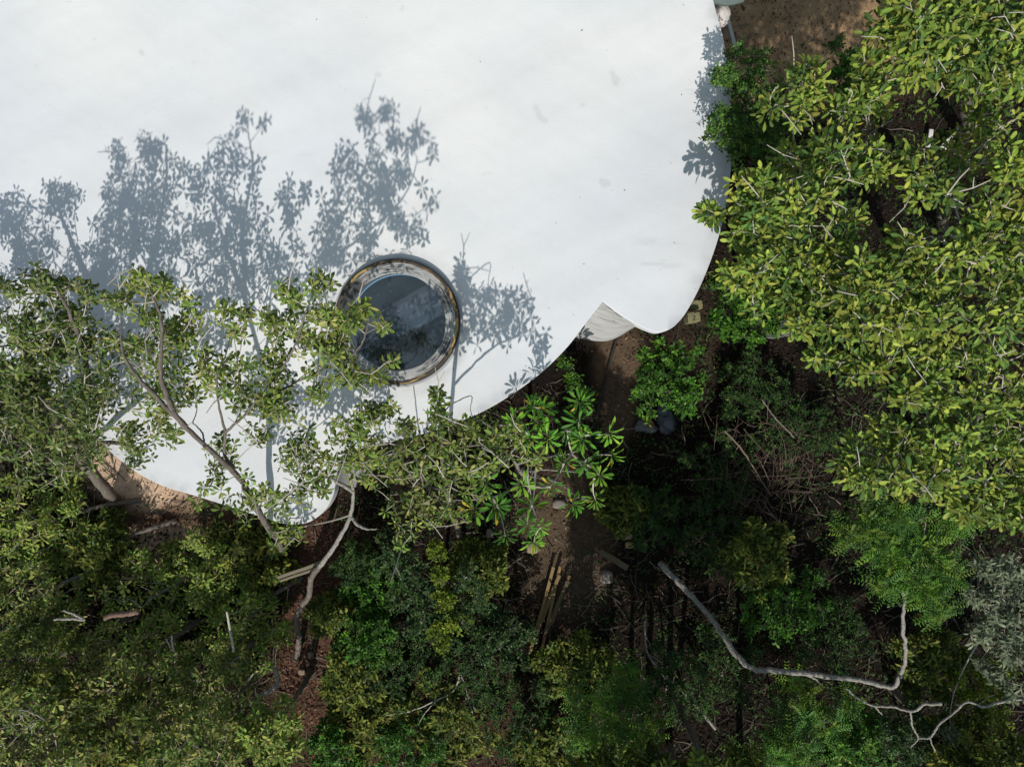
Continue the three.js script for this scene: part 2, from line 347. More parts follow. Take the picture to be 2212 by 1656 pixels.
function finishPlants() {
  const q = V();
  for (const pl of allPlants) for (const L of pl.bySp.values()) for (const lf of L) {
    q.set(0, 0, 0.5).applyMatrix4(lf.m); const [u, v] = project(q); lf.key = Math.floor(u / CELL) * 4096 + Math.floor(v / CELL); lf.y = q.y; lf.in = u > 4 && v > 4 && u < 2208 && v < 1652;
    if (lf.in && (zbuf.get(lf.key)?.y ?? -1) < lf.y) zbuf.set(lf.key, lf);
  }
  for (const { root, base, o, bySp } of allPlants) {
    let left = o.parts ?? 0; const seen = [];
    for (const [sp, L] of bySp) for (const lf of L) if (left && lf.in && zbuf.get(lf.key) === lf) seen.push([lf, lf.s / (CY - lf.y), sp]);
    seen.sort((a, b) => b[1] - a[1]);
    for (const [lf, , sp] of seen.slice(0, left)) {
      lf.part = true; stats.parts++;
      let near = sp.tones[0], nd = Infinity;
      for (const t of [...sp.tones, ...(sp.odd ? [sp.odd] : [])]) for (const f of [0.8, 1, 1.18]) { const c = t.map((x) => x * f), d = Math.abs(c[0] - lf.c[0]) + Math.abs(c[1] - lf.c[1]); if (d < nd) { nd = d; near = c; } }
      const m = new THREE.Mesh(sp.geo[lf.g], partMat(sp, o.species, near));
      m.name = 'leaf'; m.castShadow = m.receiveShadow = true;
      lf.m.decompose(m.position, m.quaternion, m.scale); m.position.sub(base); root.add(m);
    }
    for (const [sp, L] of bySp) sp.geo.forEach((g, gi) => {
      const rest = L.filter((l) => !l.part && l.g === gi); if (!rest.length) return;
      const key = sp.tones[0].join(), mat = instMats[key] ??= leafMat(WHITE, sp.coat, sp.through);
      const im = new THREE.InstancedMesh(g, mat, rest.length), c = new THREE.Color();
      rest.forEach((l, i) => { const m = l.m.clone(), e = m.elements; e[12] -= base.x; e[13] -= base.y; e[14] -= base.z; im.setMatrixAt(i, m); im.setColorAt(i, c.setRGB(...l.c)); });
      im.name = 'foliage'; im.userData.kind = 'stuff'; im.castShadow = im.receiveShadow = true; root.add(im); stats.leaves += rest.length;
    });
  }
}

// ------------------------------------------------------------------ ground
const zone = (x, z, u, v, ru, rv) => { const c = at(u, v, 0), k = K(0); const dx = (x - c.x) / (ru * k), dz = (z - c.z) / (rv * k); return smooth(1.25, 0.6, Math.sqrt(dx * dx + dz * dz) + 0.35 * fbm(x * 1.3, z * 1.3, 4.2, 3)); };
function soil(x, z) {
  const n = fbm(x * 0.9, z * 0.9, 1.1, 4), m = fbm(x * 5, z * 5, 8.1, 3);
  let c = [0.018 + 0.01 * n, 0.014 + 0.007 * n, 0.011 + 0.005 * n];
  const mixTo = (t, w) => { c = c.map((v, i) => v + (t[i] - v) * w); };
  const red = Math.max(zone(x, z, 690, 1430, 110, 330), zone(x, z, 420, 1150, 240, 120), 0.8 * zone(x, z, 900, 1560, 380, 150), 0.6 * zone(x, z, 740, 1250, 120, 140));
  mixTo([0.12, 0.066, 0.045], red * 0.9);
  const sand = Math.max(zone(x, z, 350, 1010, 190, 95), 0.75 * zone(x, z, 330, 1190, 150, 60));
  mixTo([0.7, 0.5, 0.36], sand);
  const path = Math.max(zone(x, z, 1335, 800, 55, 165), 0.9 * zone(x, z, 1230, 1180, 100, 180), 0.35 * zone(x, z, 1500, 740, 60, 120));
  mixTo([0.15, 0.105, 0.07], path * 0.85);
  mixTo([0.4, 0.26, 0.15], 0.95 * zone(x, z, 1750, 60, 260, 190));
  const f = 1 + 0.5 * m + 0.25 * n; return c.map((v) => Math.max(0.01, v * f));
}
const gy = (x, z) => 0.09 * fbm(x * 0.5, z * 0.5, 2.2, 3) + 0.025 * fbm(x * 3.1, z * 3.1, 5.5, 3);
{
  const line = (lim, fine) => { const a = []; for (const f of [-900, -300, -100, -45, -25, -16]) a.push(f); for (let t = -lim; t <= lim + 1e-6; t += fine) a.push(t); for (const f of [16, 25, 45, 100, 300, 900]) a.push(f); return a; };
  const xs = line(10.2, 0.06), zs = line(8.4, 0.06), pos = [], col = [], uv = [], idx = [];
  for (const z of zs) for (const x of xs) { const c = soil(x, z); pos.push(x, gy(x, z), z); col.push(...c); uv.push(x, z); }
  const w = xs.length;
  for (let j = 0; j < zs.length - 1; j++) for (let i = 0; i < w - 1; i++) { const a = j * w + i, b = a + w; idx.push(a, b, a + 1, b, b + 1, a + 1); }
  const g = new THREE.BufferGeometry();
  g.setAttribute('position', new THREE.Float32BufferAttribute(pos, 3)); g.setAttribute('color', new THREE.Float32BufferAttribute(col, 3)); g.setAttribute('uv', new THREE.Float32BufferAttribute(uv, 2));
  g.setIndex(idx); g.computeVertexNormals();
  const grain = texture(512, (u, v) => { const a = tnoise(u, v, 20, 5, 4), b = tnoise(u, v, 90, 8, 2), s = 0.72 + 0.5 * a + 0.55 * b; return [s, s * 0.98, s * 0.95]; });
  const gb = texture(512, (u, v) => { const s = 0.5 + 0.5 * tnoise(u, v, 24, 6, 4) + 0.4 * tnoise(u, v, 80, 2, 2); return [s, s, s]; }, false);
  grain.repeat.set(0.7, 0.7); gb.repeat.set(0.83, 0.83);
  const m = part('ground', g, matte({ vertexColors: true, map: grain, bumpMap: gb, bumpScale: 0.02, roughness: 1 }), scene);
  m.userData = { kind: 'structure', label: 'brown forest soil under the trees around the white building' };
}

// ------------------------------------------------------------------ building: white lobed roof, wall, drain lips, round skylight
const ROOF = 3.2;
const edges = [
  [[1470, -330], [1500, -200], [1522, -100], [1541, 0], [1562, 80], [1576, 170], [1582, 260], [1581, 340], [1573, 420], [1556, 500], [1531, 575], [1502, 640], [1474, 686], [1450, 709], [1422, 718], [1398, 711], [1376, 701]],
  [[1376, 701], [1340, 679], [1302, 651]],
  [[1302, 651], [1270, 692], [1225, 750], [1170, 804], [1110, 849], [1050, 885], [1000, 907], [930, 932], [860, 950], [795, 964], [752, 978]],
  [[752, 978], [733, 1002], [726, 1032], [721, 1066], [704, 1098], [672, 1125], [640, 1132], [610, 1130], [580, 1121], [520, 1102], [440, 1076], [330, 1040], [255, 990], [190, 930], [110, 850], [20, 785], [-120, 725], [-420, 680]],
];
const outline = [];
for (const e of edges) { const p = curvePts(e.map(([u, v]) => at(u, v, ROOF)), e.length * 6); outline.push(...p.slice(outline.length ? 1 : 0)); }
outline.push(at(-420, -330, ROOF));
const SKY_C = at(859.5, 696, ROOF);
const rimPts = outline.filter((_, i) => i % 2 === 0);
const rim = (tx, tz) => {                                   // grime along the roof edge and round the skylight kerb
  const x = tx - 9, z = tz - 7; if (x < -7 || (z < -0.2 && x < 1.9 && Math.abs(x - SKY_C.x) > 1.2)) return 0;
  let d = 9; for (const p of rimPts) { const e = (p.x - x) ** 2 + (p.z - z) ** 2; if (e < d) d = e; }
  d = Math.min(Math.sqrt(d), Math.abs(Math.hypot(x - SKY_C.x, z - SKY_C.z) - 0.8) * 1.2);
  return d > 0.3 ? 0 : smooth(0.3, 0, d) ** 2 * (0.35 + 1.3 * Math.max(0, fbm(x * 5, z * 5, 71, 3) + 0.15));
};
const roofTex = texture(1024, (u, v) => {
  const x = u * 16, z = v * 13;
  const big = fbm(x * 0.28, z * 0.28, 3.3, 3), mid = fbm(x * 1.1 + 2 * z, z * 0.9, 9.1, 3), brush = fbm((x * 0.8 + z * 0.5) * 1.2, (z * 0.8 - x * 0.5) * 5.5, 6.6, 3), fine = fbm(x * 7, z * 7, 2.1, 2);
  const dot = smooth(0.5, 0.56, fbm(x * 9 + 50, z * 9, 8.8, 2)), warm = smooth(-0.15, 0.25, big), spot = smooth(0.36, 0.46, fbm(x * 3.3, z * 3.3, 15.5, 3)), scuff = smooth(0.24, 0.4, fbm(x * 1.4 + 30, z * 9, 1.5, 4)) * smooth(0.1, 0.35, fbm(x * 0.8, z * 0.8, 22, 2));
  const b = 0.66 + 0.12 * big + 0.06 * mid + 0.03 * brush + 0.02 * fine - 0.25 * dot - 0.07 * spot - 0.06 * scuff  - 0.22 * rim(x, z);
  return [b * (0.968 + 0.034 * warm), b * (0.988 + 0.013 * warm), b * (1.03 - 0.036 * warm)];
}, true, false);
const roofBump = texture(1024, (u, v) => { const x = u * 16, z = v * 13, s = 0.5 + 0.45 * fbm(x * 0.45, z * 0.45, 4.4, 2) + 0.018 * fbm(x * 1.5 + z, z * 2 - x, 6.6, 2) + 0.004 * fbm(x * 9, z * 9, 1.2, 2); return [s, s, s]; }, false, false);
M.roof = std({ map: roofTex, bumpMap: roofBump, bumpScale: 0.16, roughness: 0.72 });
M.plaster = std({ map: roofTex, roughness: 0.85, color: new THREE.Color().setRGB(0.8, 0.8, 0.8) });
M.wall = std({ color: new THREE.Color().setRGB(0.3, 0.28, 0.26), roughness: 0.9 });
M.lip = std({ map: texture(512, (u, v) => {
  const s = fbm(u * 3, v * 26, 3.1, 4), d = smooth(0.12, 0.3, fbm(u * 2 + 9, v * 18, 7.7, 3)) * 0.5, k = smooth(0.18, 0.02, v) * smooth(0.05, 0.25, fbm(u * 5, v * 40, 11, 3) + 0.14), b = 0.31 + 0.1 * s - 0.2 * d - 0.3 * k;  // stains near the top, plus leaf-shadow streaks painted into the colour
  return [b * 1.01, b, b * 0.975];
}, true, false), roughness: 0.8 });
const building = thing('white_building', 'white building with smooth lobed flat roof and a round skylight', 'building', V(0, 0, 0));
{
  const s = new THREE.Shape(outline.map((p) => new THREE.Vector2(p.x, -p.z)));
  const hole = new THREE.Path(); hole.absarc(SKY_C.x, -SKY_C.z, 0.62, 0, Math.PI * 2, true); s.holes.push(hole);
  const g = new THREE.ExtrudeGeometry(s, { depth: 0.209, bevelEnabled: true, bevelThickness: 0.008, bevelSize: 0.008, bevelOffset: -0.008, bevelSegments: 2, curveSegments: 64 });
  g.rotateX(-Math.PI / 2); g.translate(0, ROOF - 0.217, 0);
  const p = g.attributes.position, uv = g.attributes.uv;
  for (let i = 0; i < p.count; i++) uv.setXY(i, (p.getX(i) + 9) / 16, (p.getZ(i) + 7) / 13);
  part('roof', g, M.roof, building);
  // wall set back under the eaves
  const n = outline.length, inn = [];
  for (let i = 0; i < n; i++) {
    const a = outline[(i + n - 1) % n], b = outline[(i + 1) % n], d = b.clone().sub(a).normalize(), q = outline[i].clone().add(V(-d.z, 0, d.x).multiplyScalar(0.5));
    if (outline.every((o) => Math.hypot(o.x - q.x, o.z - q.z) > 0.44)) inn.push(new THREE.Vector2(q.x, -q.z));
  }
  const area = THREE.ShapeUtils.area(inn), ws = new THREE.Shape(inn), wi = [];
  for (let i = 0; i < inn.length; i++) { const a = inn[(i + inn.length - 1) % inn.length], b = inn[(i + 1) % inn.length], d = b.clone().sub(a).normalize(), sg = Math.sign(area); wi.push(inn[i].clone().add(new THREE.Vector2(-d.y * sg, d.x * sg).multiplyScalar(0.14))); }
  ws.holes.push(new THREE.Path(wi));
  const wg = new THREE.ExtrudeGeometry(ws, { depth: ROOF - 0.228, bevelEnabled: false }); wg.rotateX(-Math.PI / 2); part('wall', wg, M.wall, building);
  const fg = new THREE.ShapeGeometry(new THREE.Shape(inn)); fg.rotateX(-Math.PI / 2); fg.translate(0, 0.12, 0);
  part('room_floor', fg, std({ color: new THREE.Color().setRGB(0.4, 0.2, 0.13), roughness: 0.7 }), building);
}
function lipGeo(top, mid, low) {                           // a curved concrete drain lip swept from the roof edge down and outwards
  const n = 24, m = 10, pos = [], uv = [], idx = [], T = curvePts(top, n), Md = curvePts(mid, n), L = curvePts(low, n), off = 0.035;
  const f = (i, t) => { const a = T[i].clone().multiplyScalar((1 - t) * (1 - t)).addScaledVector(Md[i], 2 * t * (1 - t)).addScaledVector(L[i], t * t); return a; };
  for (const k of [0, 1]) for (let j = 0; j <= m; j++) for (let i = 0; i <= n; i++) { const p = f(i, j / m); pos.push(p.x + k * off * 0.5, p.y - k * off, p.z - k * off * 0.5); uv.push(i / n, j / m); }
  const w = n + 1, S = w * (m + 1);
  for (let j = 0; j < m; j++) for (let i = 0; i < n; i++) { const a = j * w + i, b = a + w; idx.push(a, b, a + 1, b, b + 1, a + 1, S + a, S + a + 1, S + b, S + b, S + a + 1, S + b + 1); }
  for (let i = 0; i < n; i++) { const a = m * w + i; idx.push(a, S + a, a + 1, S + a, S + a + 1, a + 1); }
  for (let j = 0; j < m; j++) for (const i of [0, n]) { const a = j * w + i, b = a + w; idx.push(a, S + a, b, S + a, S + b, b); }
  const g = new THREE.BufferGeometry(); g.setAttribute('position', new THREE.Float32BufferAttribute(pos, 3)); g.setAttribute('uv', new THREE.Float32BufferAttribute(uv, 2)); g.setIndex(idx); g.computeVertexNormals(); return g;
}
part('drain_lip', lipGeo([at(1300, 648, 3.17), at(1340, 675, 3.17), at(1379, 699, 3.17)], [at(1272, 686, 2.95), at(1322, 706, 2.92), at(1377, 701, 3.08)], [at(1232, 728, 2.75), at(1312, 736, 2.74), at(1377, 703, 2.98)]), M.lip, building, { label: 'grey curved drain lip with dark stains and painted leaf-shadow streaks' });
part('drain_lip', lipGeo([at(724, 1044, 3.17), at(731, 1000, 3.17), at(755, 974, 3.17)], [at(745, 1046, 2.95), at(760, 1006, 2.92), at(770, 978, 3.05)], [at(768, 1052, 2.7), at(790, 1014, 2.72), at(786, 980, 2.9)]), M.lip, building);
{
  const sk = new THREE.Group(); sk.name = 'skylight'; sk.position.set(SKY_C.x, ROOF, SKY_C.z); sk.userData.label = 'round skylight with dirty sealant ring and dark glass'; sk.scale.y = 0.62; building.add(sk);
  const lathe = (prof, seg = 128) => new THREE.LatheGeometry(prof.map(([r, y]) => new THREE.Vector2(r, y)), seg);
  const add = (name, geo, mat, label) => { const m = new THREE.Mesh(geo, mat); m.name = name; m.castShadow = m.receiveShadow = true; if (label) m.userData.label = label; sk.add(m); return m; };
  const wob = (g, a, seed) => { const p = g.attributes.position; for (let i = 0; i < p.count; i++) { const x = p.getX(i), z = p.getZ(i), r = Math.hypot(x, z), k = 1 + a / r * fbm(x * 6, z * 6, seed, 3); p.setX(i, x * k); p.setZ(i, z * k); } g.computeVertexNormals(); return g; };
  const collarTex = texture(512, (u, v) => { const n = tnoise(u, v, 14, 3, 4), d = smooth(0.02, 0.3, tnoise(u, v, 7, 13, 3)), b = 0.33 + 0.2 * n - 0.16 * d; return [b * 0.98, b, b * 1.03]; });
  add('collar', wob(lathe([[0.63, 0.001], [0.79, 0.001], [0.795, 0.03], [0.79, 0.05], [0.775, 0.058], [0.757, 0.052]]), 0.006, 2), std({ map: collarTex, roughness: 0.9 }));
  add('gasket', lathe([[0.762, 0.035], [0.762, 0.112], [0.755, 0.12], [0.742, 0.112]]), std({ color: new THREE.Color().setRGB(0.014, 0.012, 0.011), roughness: 0.7 }));
  const foamTex = texture(512, (u, v) => { const n = tnoise(u, v, 9, 2, 4), k = smooth(0.03, 0.2, fbm(Math.cos(u * 6.283) * 2.6 + 3, Math.sin(u * 6.283) * 2.6, v * 1.2, 4) + 0.5 * n), o = smooth(0.1, 0.3, tnoise(u, 0.7, 8, 17, 3)); const a = [0.06 + n * 0.05, 0.045 + n * 0.04, 0.03], y = [0.4 + 0.3 * n, 0.27 + 0.2 * n, 0.09 + 0.08 * n], r = [0.5, 0.18, 0.05]; return a.map((c, i) => c + (y[i] + (r[i] - y[i]) * o * 0.6 - c) * k); });
  add('foam_bead', wob(lathe([[0.752, 0.108], [0.748, 0.121], [0.735, 0.124], [0.72, 0.121], [0.712, 0.112]]), 0.014, 5), std({ map: foamTex, bumpMap: collarTex, bumpScale: 0.006, roughness: 0.8 }), 'yellow and rust coloured foam bead around the glass');
  const ringTex = texture(1024, (u, v) => {
    const s = tnoise(u, v, 3, 4, 2), l1 = Math.abs(fbm(Math.cos(u * 6.283) * 1.6, Math.sin(u * 6.283) * 1.6, v * 13, 4)), l2 = fbm(Math.cos(u * 6.283) * 3 + 7, Math.sin(u * 6.283) * 3, v * 26, 3), ang = fbm(Math.cos(u * 6.283) * 1.4, Math.sin(u * 6.283) * 1.4, 9, 3);
    const pale = smooth(-0.05, 0.25, l2 * 0.7 + ang * 1.3 + 0.04 + 0.35 * fbm(Math.cos(u * 6.283) * 6, Math.sin(u * 6.283) * 6, v * 3, 3)), dark = smooth(0.07, 0.0, l1), b = 0.05 + 0.33 * pale * (1 - dark * 0.85) + 0.03 * s; return [b * 1.01, b, b * 0.97];
  }, true, true, 256);
  add('sealant_ring', lathe([[0.722, 0.1], [0.715, 0.108], [0.66, 0.107], [0.6, 0.105], [0.588, 0.1], [0.586, 0.07]]), std({ map: ringTex, roughness: 0.55 }), 'grey sealant ring smeared black and white');
  const glassTex = texture(512, (u, v) => { const x = u * 2 - 1, z = v * 2 - 1, n = fbm(x * 3, z * 3, 2, 4), sp = smooth(0.3, 0.42, fbm(x * 16, z * 16, 5, 2)); const q = -z * 0.86 + x * 0.5, band = smooth(-0.36, -0.345, q) * smooth(0.13, 0.115, q), b = 0.74 + 0.16 * n + 0.2 * sp + 0.1 * band; return [b * (0.66 + 0.08 * band), b * 0.9, b * 1.12]; });
  const filmTex = texture(256, (u, v) => { const x = u * 2 - 1, z = v * 2 - 1, n = fbm(x * 3, z * 3, 12, 4), sp = smooth(0.26, 0.4, fbm(x * 14, z * 14, 15, 2)), q = -z * 0.86 + x * 0.5, band = smooth(-0.36, -0.345, q) * smooth(0.13, 0.115, q), t = 0.962 + 0.03 * n - 0.1 * sp - 0.03 * band; return [t, t, t]; }, false, false);
  const pane = add('pane', new THREE.CircleGeometry(0.6, 96), new THREE.MeshPhysicalMaterial({ map: glassTex, roughness: 0.04, transmission: 1, transmissionMap: filmTex, thickness: 0, ior: 1.95, side: THREE.DoubleSide }));
  pane.rotation.x = -Math.PI / 2; pane.position.y = 0.094;
  add('shaft', new THREE.CylinderGeometry(0.61, 0.61, 0.33, 96, 1, true).translate(0, -0.075, 0), std({ color: new THREE.Color().setRGB(0.3, 0.2, 0.15), roughness: 0.9, side: THREE.DoubleSide }));
  const beam = add('ceiling_beam', boardGeo(V(-1.1, -0.62, 0.56), V(1.1, -0.62, -0.68), 0.36, 0.2, 9, 0), std({ color: new THREE.Color().setRGB(0.15, 0.12, 0.1), roughness: 0.85 }));
}

// ------------------------------------------------------------------ trees
const under = (list, drop, k) => list.map(([u, v, y, r, ry, n, sp]) => [u, v, y - drop, r * 0.72, ry * 1.3, Math.max(1, Math.round(n * k)), sp]);
const near = (list, y, ry, n, sp) => list.map(([u, v, r, dy = 0, k = 1]) => [u, v, y + dy, r, ry, Math.max(1, Math.round(n * k)), sp]);
plant({ name: 'umbrella_leaf_tree', label: 'leaning tree whose dark forked trunk crosses the white roof, crown touching the skylight', category: 'tree', seed: 11, species: 'palmate', parts: 300, bare: 22,
  under: [[0.45, 0.3]], dens: 0.85, lrs: { 3: 0.013, 0: 0.02, 1: 0.016, 5: 0.012 }, trunk: [[612, 1196, 0], [602, 1166, 1.5], [578, 1136, 3.28], [546, 1082, 3.62], [520, 1036, 3.9], [470, 986, 4.2], [402, 922, 4.5], [372, 884, 4.7]], r: 0.047,
  limbs: [[[520, 1036, 3.9], [486, 982, 4.1], [486, 934, 4.25], [474, 880, 4.4], [466, 800, 4.7]], [[486, 934, 4.25], [527, 897, 4.4], [590, 820, 4.75], [640, 740, 5.1], [664, 660, 5.3]], [[372, 884, 4.7], [348, 815, 4.85], [348, 690, 5.05], [322, 620, 5.15]], [[560, 868, 4.55], [679, 806, 4.75], [756, 771, 4.95], [784, 737, 5.05], [796, 690, 5.15]], [[402, 922, 4.5], [330, 850, 4.7], [268, 770, 4.9], [262, 660, 5.0]], [[440, 966, 4.35], [437, 935, 4.3], [416, 912, 4.25]]], lr: 0.03,
  blobs: [
    ...near([[302, 613, 42, 0, 1.1], [351, 624, 30], [397, 648, 16, 0, 0.5], [264, 655, 26, -0.1, 0.7], [337, 684, 34, -0.1], [245, 730, 40, -0.2], [415, 701, 38, -0.3, 1.1], [316, 740, 30, -0.2, 0.8], [365, 726, 32, -0.2, 0.8], [267, 782, 62, -0.3, 1.8], [351, 771, 45, -0.3, 1.1], [400, 747, 34, -0.3, 0.8]], 4.72, 0.26, 13), ...near([[302, 608, 20, 0, 0.4], [262, 650, 16, 0, 0.3], [351, 615, 16, 0, 0.3]], 5.25, 0.1, 13),
    ...near([[481, 680, 30, 0.2, 0.8], [534, 680, 20, 0.2, 0.5], [513, 719, 26, 0.1, 0.6], [467, 782, 45], [415, 803, 46, 0, 1.1], [520, 810, 42, 0, 0.9], [464, 824, 46], [334, 849, 64, 0, 1.9], [397, 859, 44], [510, 859, 44], [355, 922, 38, -0.3], [380, 947, 26, -0.3, 0.6], [478, 965, 36, -0.4, 0.8], [492, 1007, 38, -0.5], [555, 943, 26, -0.1, 0.5]], 4.45, 0.2, 13),
    ...near([[626, 634, 32, 0.1], [689, 620, 28, 0.1], [580, 684, 28, -0.2, 0.8], [643, 690, 45, -0.3], [696, 690, 38, -0.25], [745, 701, 32, -0.25, 0.9], [604, 740, 38, -0.45], [668, 743, 38, -0.4], [720, 750, 36, -0.4], [787, 669, 24, 0, 0.8], [824, 700, 14, 0, 0.3], [725, 685, 26, 0, 0.6], [765, 697, 22, 0, 0.5]], 5.3, 0.14, 11),
    ...near([[580, 789, 50, 0, 1.3], [597, 835, 46, 0, 1.2], [576, 877, 42, 0, 1.1], [615, 894, 32, 0, 0.7], [678, 852, 32, 0, 0.7], [675, 803, 20, 0, 0.3], [716, 746, 36, 0.2, 0.9], [741, 805, 40, 0.1], [780, 817, 28, 0.1, 0.7], [811, 811, 24, 0.1, 0.6], [848, 780, 16, 0.2, 0.35], [457, 1070, 42, -0.7, 1.1], [555, 1053, 36, -0.7], [527, 1105, 42, -0.8, 1.1], [597, 1063, 34, -0.7, 0.8]], 4.8, 0.15, 12)] });
plant({ name: 'umbrella_leaf_tree', label: 'dense dark umbrella-leaf tree at the left edge overhanging the white roof', category: 'tree', seed: 12, species: 'palmateDark', parts: 300, bare: 22,
  under: [[0.6, 0.25]], dens: 1.35, trunk: [[250, 1080, 0], [190, 1010, 1.8], [130, 920, 3.3], [90, 830, 4.1], [60, 760, 4.4]], r: 0.09, limbs: [[[130, 920, 3.3], [190, 840, 3.9], [160, 700, 4.7], [120, 620, 5.0]], [[90, 830, 4.1], [-20, 760, 4.4], [-140, 660, 4.7]], [[160, 965, 2.8], [240, 955, 3.6], [300, 970, 3.9]]], lr: 0.04,
  blobs: [
    ...near([[91, 613, 36, 0.1], [130, 615, 32, 0.1, 0.8], [21, 624, 30, 0.1], [204, 648, 18, 0, 0.4], [180, 622, 10, 0, 0.2], [105, 684, 66, -0.1, 2.2], [169, 690, 38, -0.1], [46, 712, 56, -0.1, 1.6], [140, 740, 66, -0.2, 2.2], [50, 770, 56, -0.2, 1.8], [140, 775, 56, -0.3, 1.6], [-60, 650, 50, -0.35, 1.8], [-150, 665, 60, -0.45, 3], [-225, 680, 60, -0.5, 3], [-90, 730, 70, -0.5, 3], [-190, 780, 80, -0.7, 3], [-280, 740, 60, -0.6, 2.4]], 4.72, 0.24, 13),
    ...near([[10, 825, 56], [70, 810, 52], [197, 754, 30, 0.1, 0.5], [211, 842, 46, 0, 1], [169, 860, 42], [88, 842, 60, 0, 1.2], [70, 887, 60, 0, 1.2], [197, 895, 48], [151, 923, 56, 0, 1.1], [70, 947, 66, 0, 1.4], [211, 958, 42, -0.3, 0.8], [274, 937, 32, -0.3, 0.6], [299, 958, 32, -0.3, 0.6], [302, 990, 26, -0.4, 0.45], [176, 990, 52, -0.4], [88, 1000, 66, -0.4, 1.4], [20, 960, 60, -0.2, 1.2], [-40, 880, 70, 0, 1.3]], 4.3, 0.28, 18)] });
plant({ name: 'umbrella_leaf_tree', label: 'umbrella-leaf tree leaning on a pale trunk over the rounded lower lobe of the roof', category: 'tree', seed: 13, species: 'palmate', parts: 200, bare: 22, bark: 'barkDark', limbBark: 'barkPale', lrs: { 0: 0.036 },
  trunk: [[640, 1424, 0.05], [646, 1380, 0.4], [642, 1330, 0.7], [668, 1285, 1.0], [672, 1250, 1.3], [692, 1220, 1.62]], r: 0.05, taper: 0.75, limbs: [[[688, 1226, 1.55], [717, 1188, 2.0], [734, 1160, 2.3], [756, 1116, 2.9], [762, 1060, 3.4], [745, 985, 3.75]], [[756, 1112, 2.92], [772, 1132, 2.95], [792, 1142, 2.9], [814, 1142, 2.9]], [[762, 1060, 3.4], [700, 1030, 3.8], [650, 1030, 3.9]]], lr: 0.028,
  blobs: near([[625, 990, 32, 0, 0.8], [654, 954, 34], [685, 997, 38, 0, 1.2], [668, 1035, 36], [696, 1046, 26, 0, 0.6], [738, 937, 34], [745, 982, 38, 0, 1.2], [650, 1084, 20, 0, 0.35], [775, 925, 26, 0.1, 0.7], [812, 898, 28, 0.2, 0.9], [840, 890, 24, 0.2, 0.7], [790, 890, 20, 0.2, 0.5], [800, 960, 45, 0, 1.2], [780, 1010, 45, -0.2, 1.2], [600, 1100, 34, -0.2, 0.7], [615, 1160, 40, -0.6, 0.9]], 4.05, 0.16, 14) });
plant({ name: 'umbrella_leaf_tree', label: 'olive umbrella-leaf tree between the roof edge below the skylight and the strap-leaved bush', category: 'tree', seed: 14, species: 'palmate', parts: 300, bare: 22, lrs: { 0: 0.014, 1: 0.014, 2: 0.008 },
  trunk: [[1000, 1180, 0], [985, 1130, 1.5], [965, 1060, 2.9], [955, 980, 3.9], [950, 900, 4.5]], r: 0.045, limbs: [[[955, 980, 3.9], [1040, 960, 4.2], [1100, 980, 4.4]], [[965, 1060, 2.9], [900, 1040, 3.5], [860, 980, 3.9]], [[950, 895, 4.55], [978, 872, 4.6], [1018, 855, 4.65], [1016, 884, 4.55]]], lr: 0.03,
  blobs: [...near([[946, 862, 20, 0, 0.8], [945, 895, 26, 0, 1], [890, 930, 40], [950, 945, 46, 0, 1.2], [1010, 940, 45, 0, 1.2], [1070, 945, 36], [860, 985, 46], [930, 995, 50, 0, 1.3], [1000, 990, 50, 0, 1.3], [1070, 990, 42, 0, 1.1], [1110, 940, 30, -0.1, 0.6], [1150, 980, 32, -0.2, 0.6]], 4.55, 0.2, 13),
    ...near([[830, 1030, 45], [890, 1050, 48], [960, 1045, 46], [1030, 1050, 36], [860, 1100, 44], [920, 1110, 42], [985, 1110, 36], [880, 1160, 34, -0.3, 0.7]], 3.5, 0.24, 13)] });
const strapTips = [[1153, 879, 3.6], [1172, 883, 3.6], [1251, 869, 3.55], [1251, 911, 3.6], [1319, 939, 3.55], [1258, 946, 3.6], [1108, 911, 3.55], [1164, 916, 3.5], [1143, 951, 3.5], [1181, 951, 3.5], [1218, 1003, 3.3], [1270, 1003, 3.3], [1293, 1028, 3.3], [1190, 1050, 3.3], [1129, 1050, 3.2], [1073, 1092, 3.2], [1024, 1099, 3.0], [1148, 1092, 2.9], [1139, 1132, 2.9], [1092, 1162, 2.7], [1239, 1087, 2.7], [1286, 1078, 2.8], [1167, 1140, 2.6], [1153, 1170, 2.4], [1321, 984, 3.2], [1050, 1045, 3.0], [1225, 930, 3.3]];
plant({ name: 'strap_leaf_bush', label: 'bright green bush with whorls of long strap leaves on pale bare stems', category: 'bush', seed: 21, species: 'strap', parts: 300, bark: 'barkPale', twig: 0.0075,
  trunk: [[1140, 1040, 0], [1135, 1030, 1.0], [1122, 1015, 1.9], [1116, 1002, 2.5]], r: 0.045, limbs: [[[1116, 1002, 2.5], [1160, 990, 2.8], [1235, 978, 3.05], [1262, 960, 3.2]], [[1122, 1012, 2.0], [1145, 1018, 2.5], [1175, 1014, 2.8], [1260, 1020, 3.0]], [[1235, 978, 3.05], [1262, 1010, 3.05], [1284, 1032, 3.05]], [[1130, 1025, 1.4], [1212, 1044, 2.2], [1245, 1072, 2.45], [1280, 1082, 2.5]], [[1130, 1028, 1.2], [1090, 1065, 2.2], [1030, 1078, 2.6], [975, 1080, 2.7]], [[1116, 1002, 2.5], [1102, 980, 2.8], [1130, 950, 3.1], [1150, 900, 3.3]]], lr: 0.018,
  blobs: strapTips.map(([u, v, y]) => [u, v, y, 3, 0.02, 1]) });

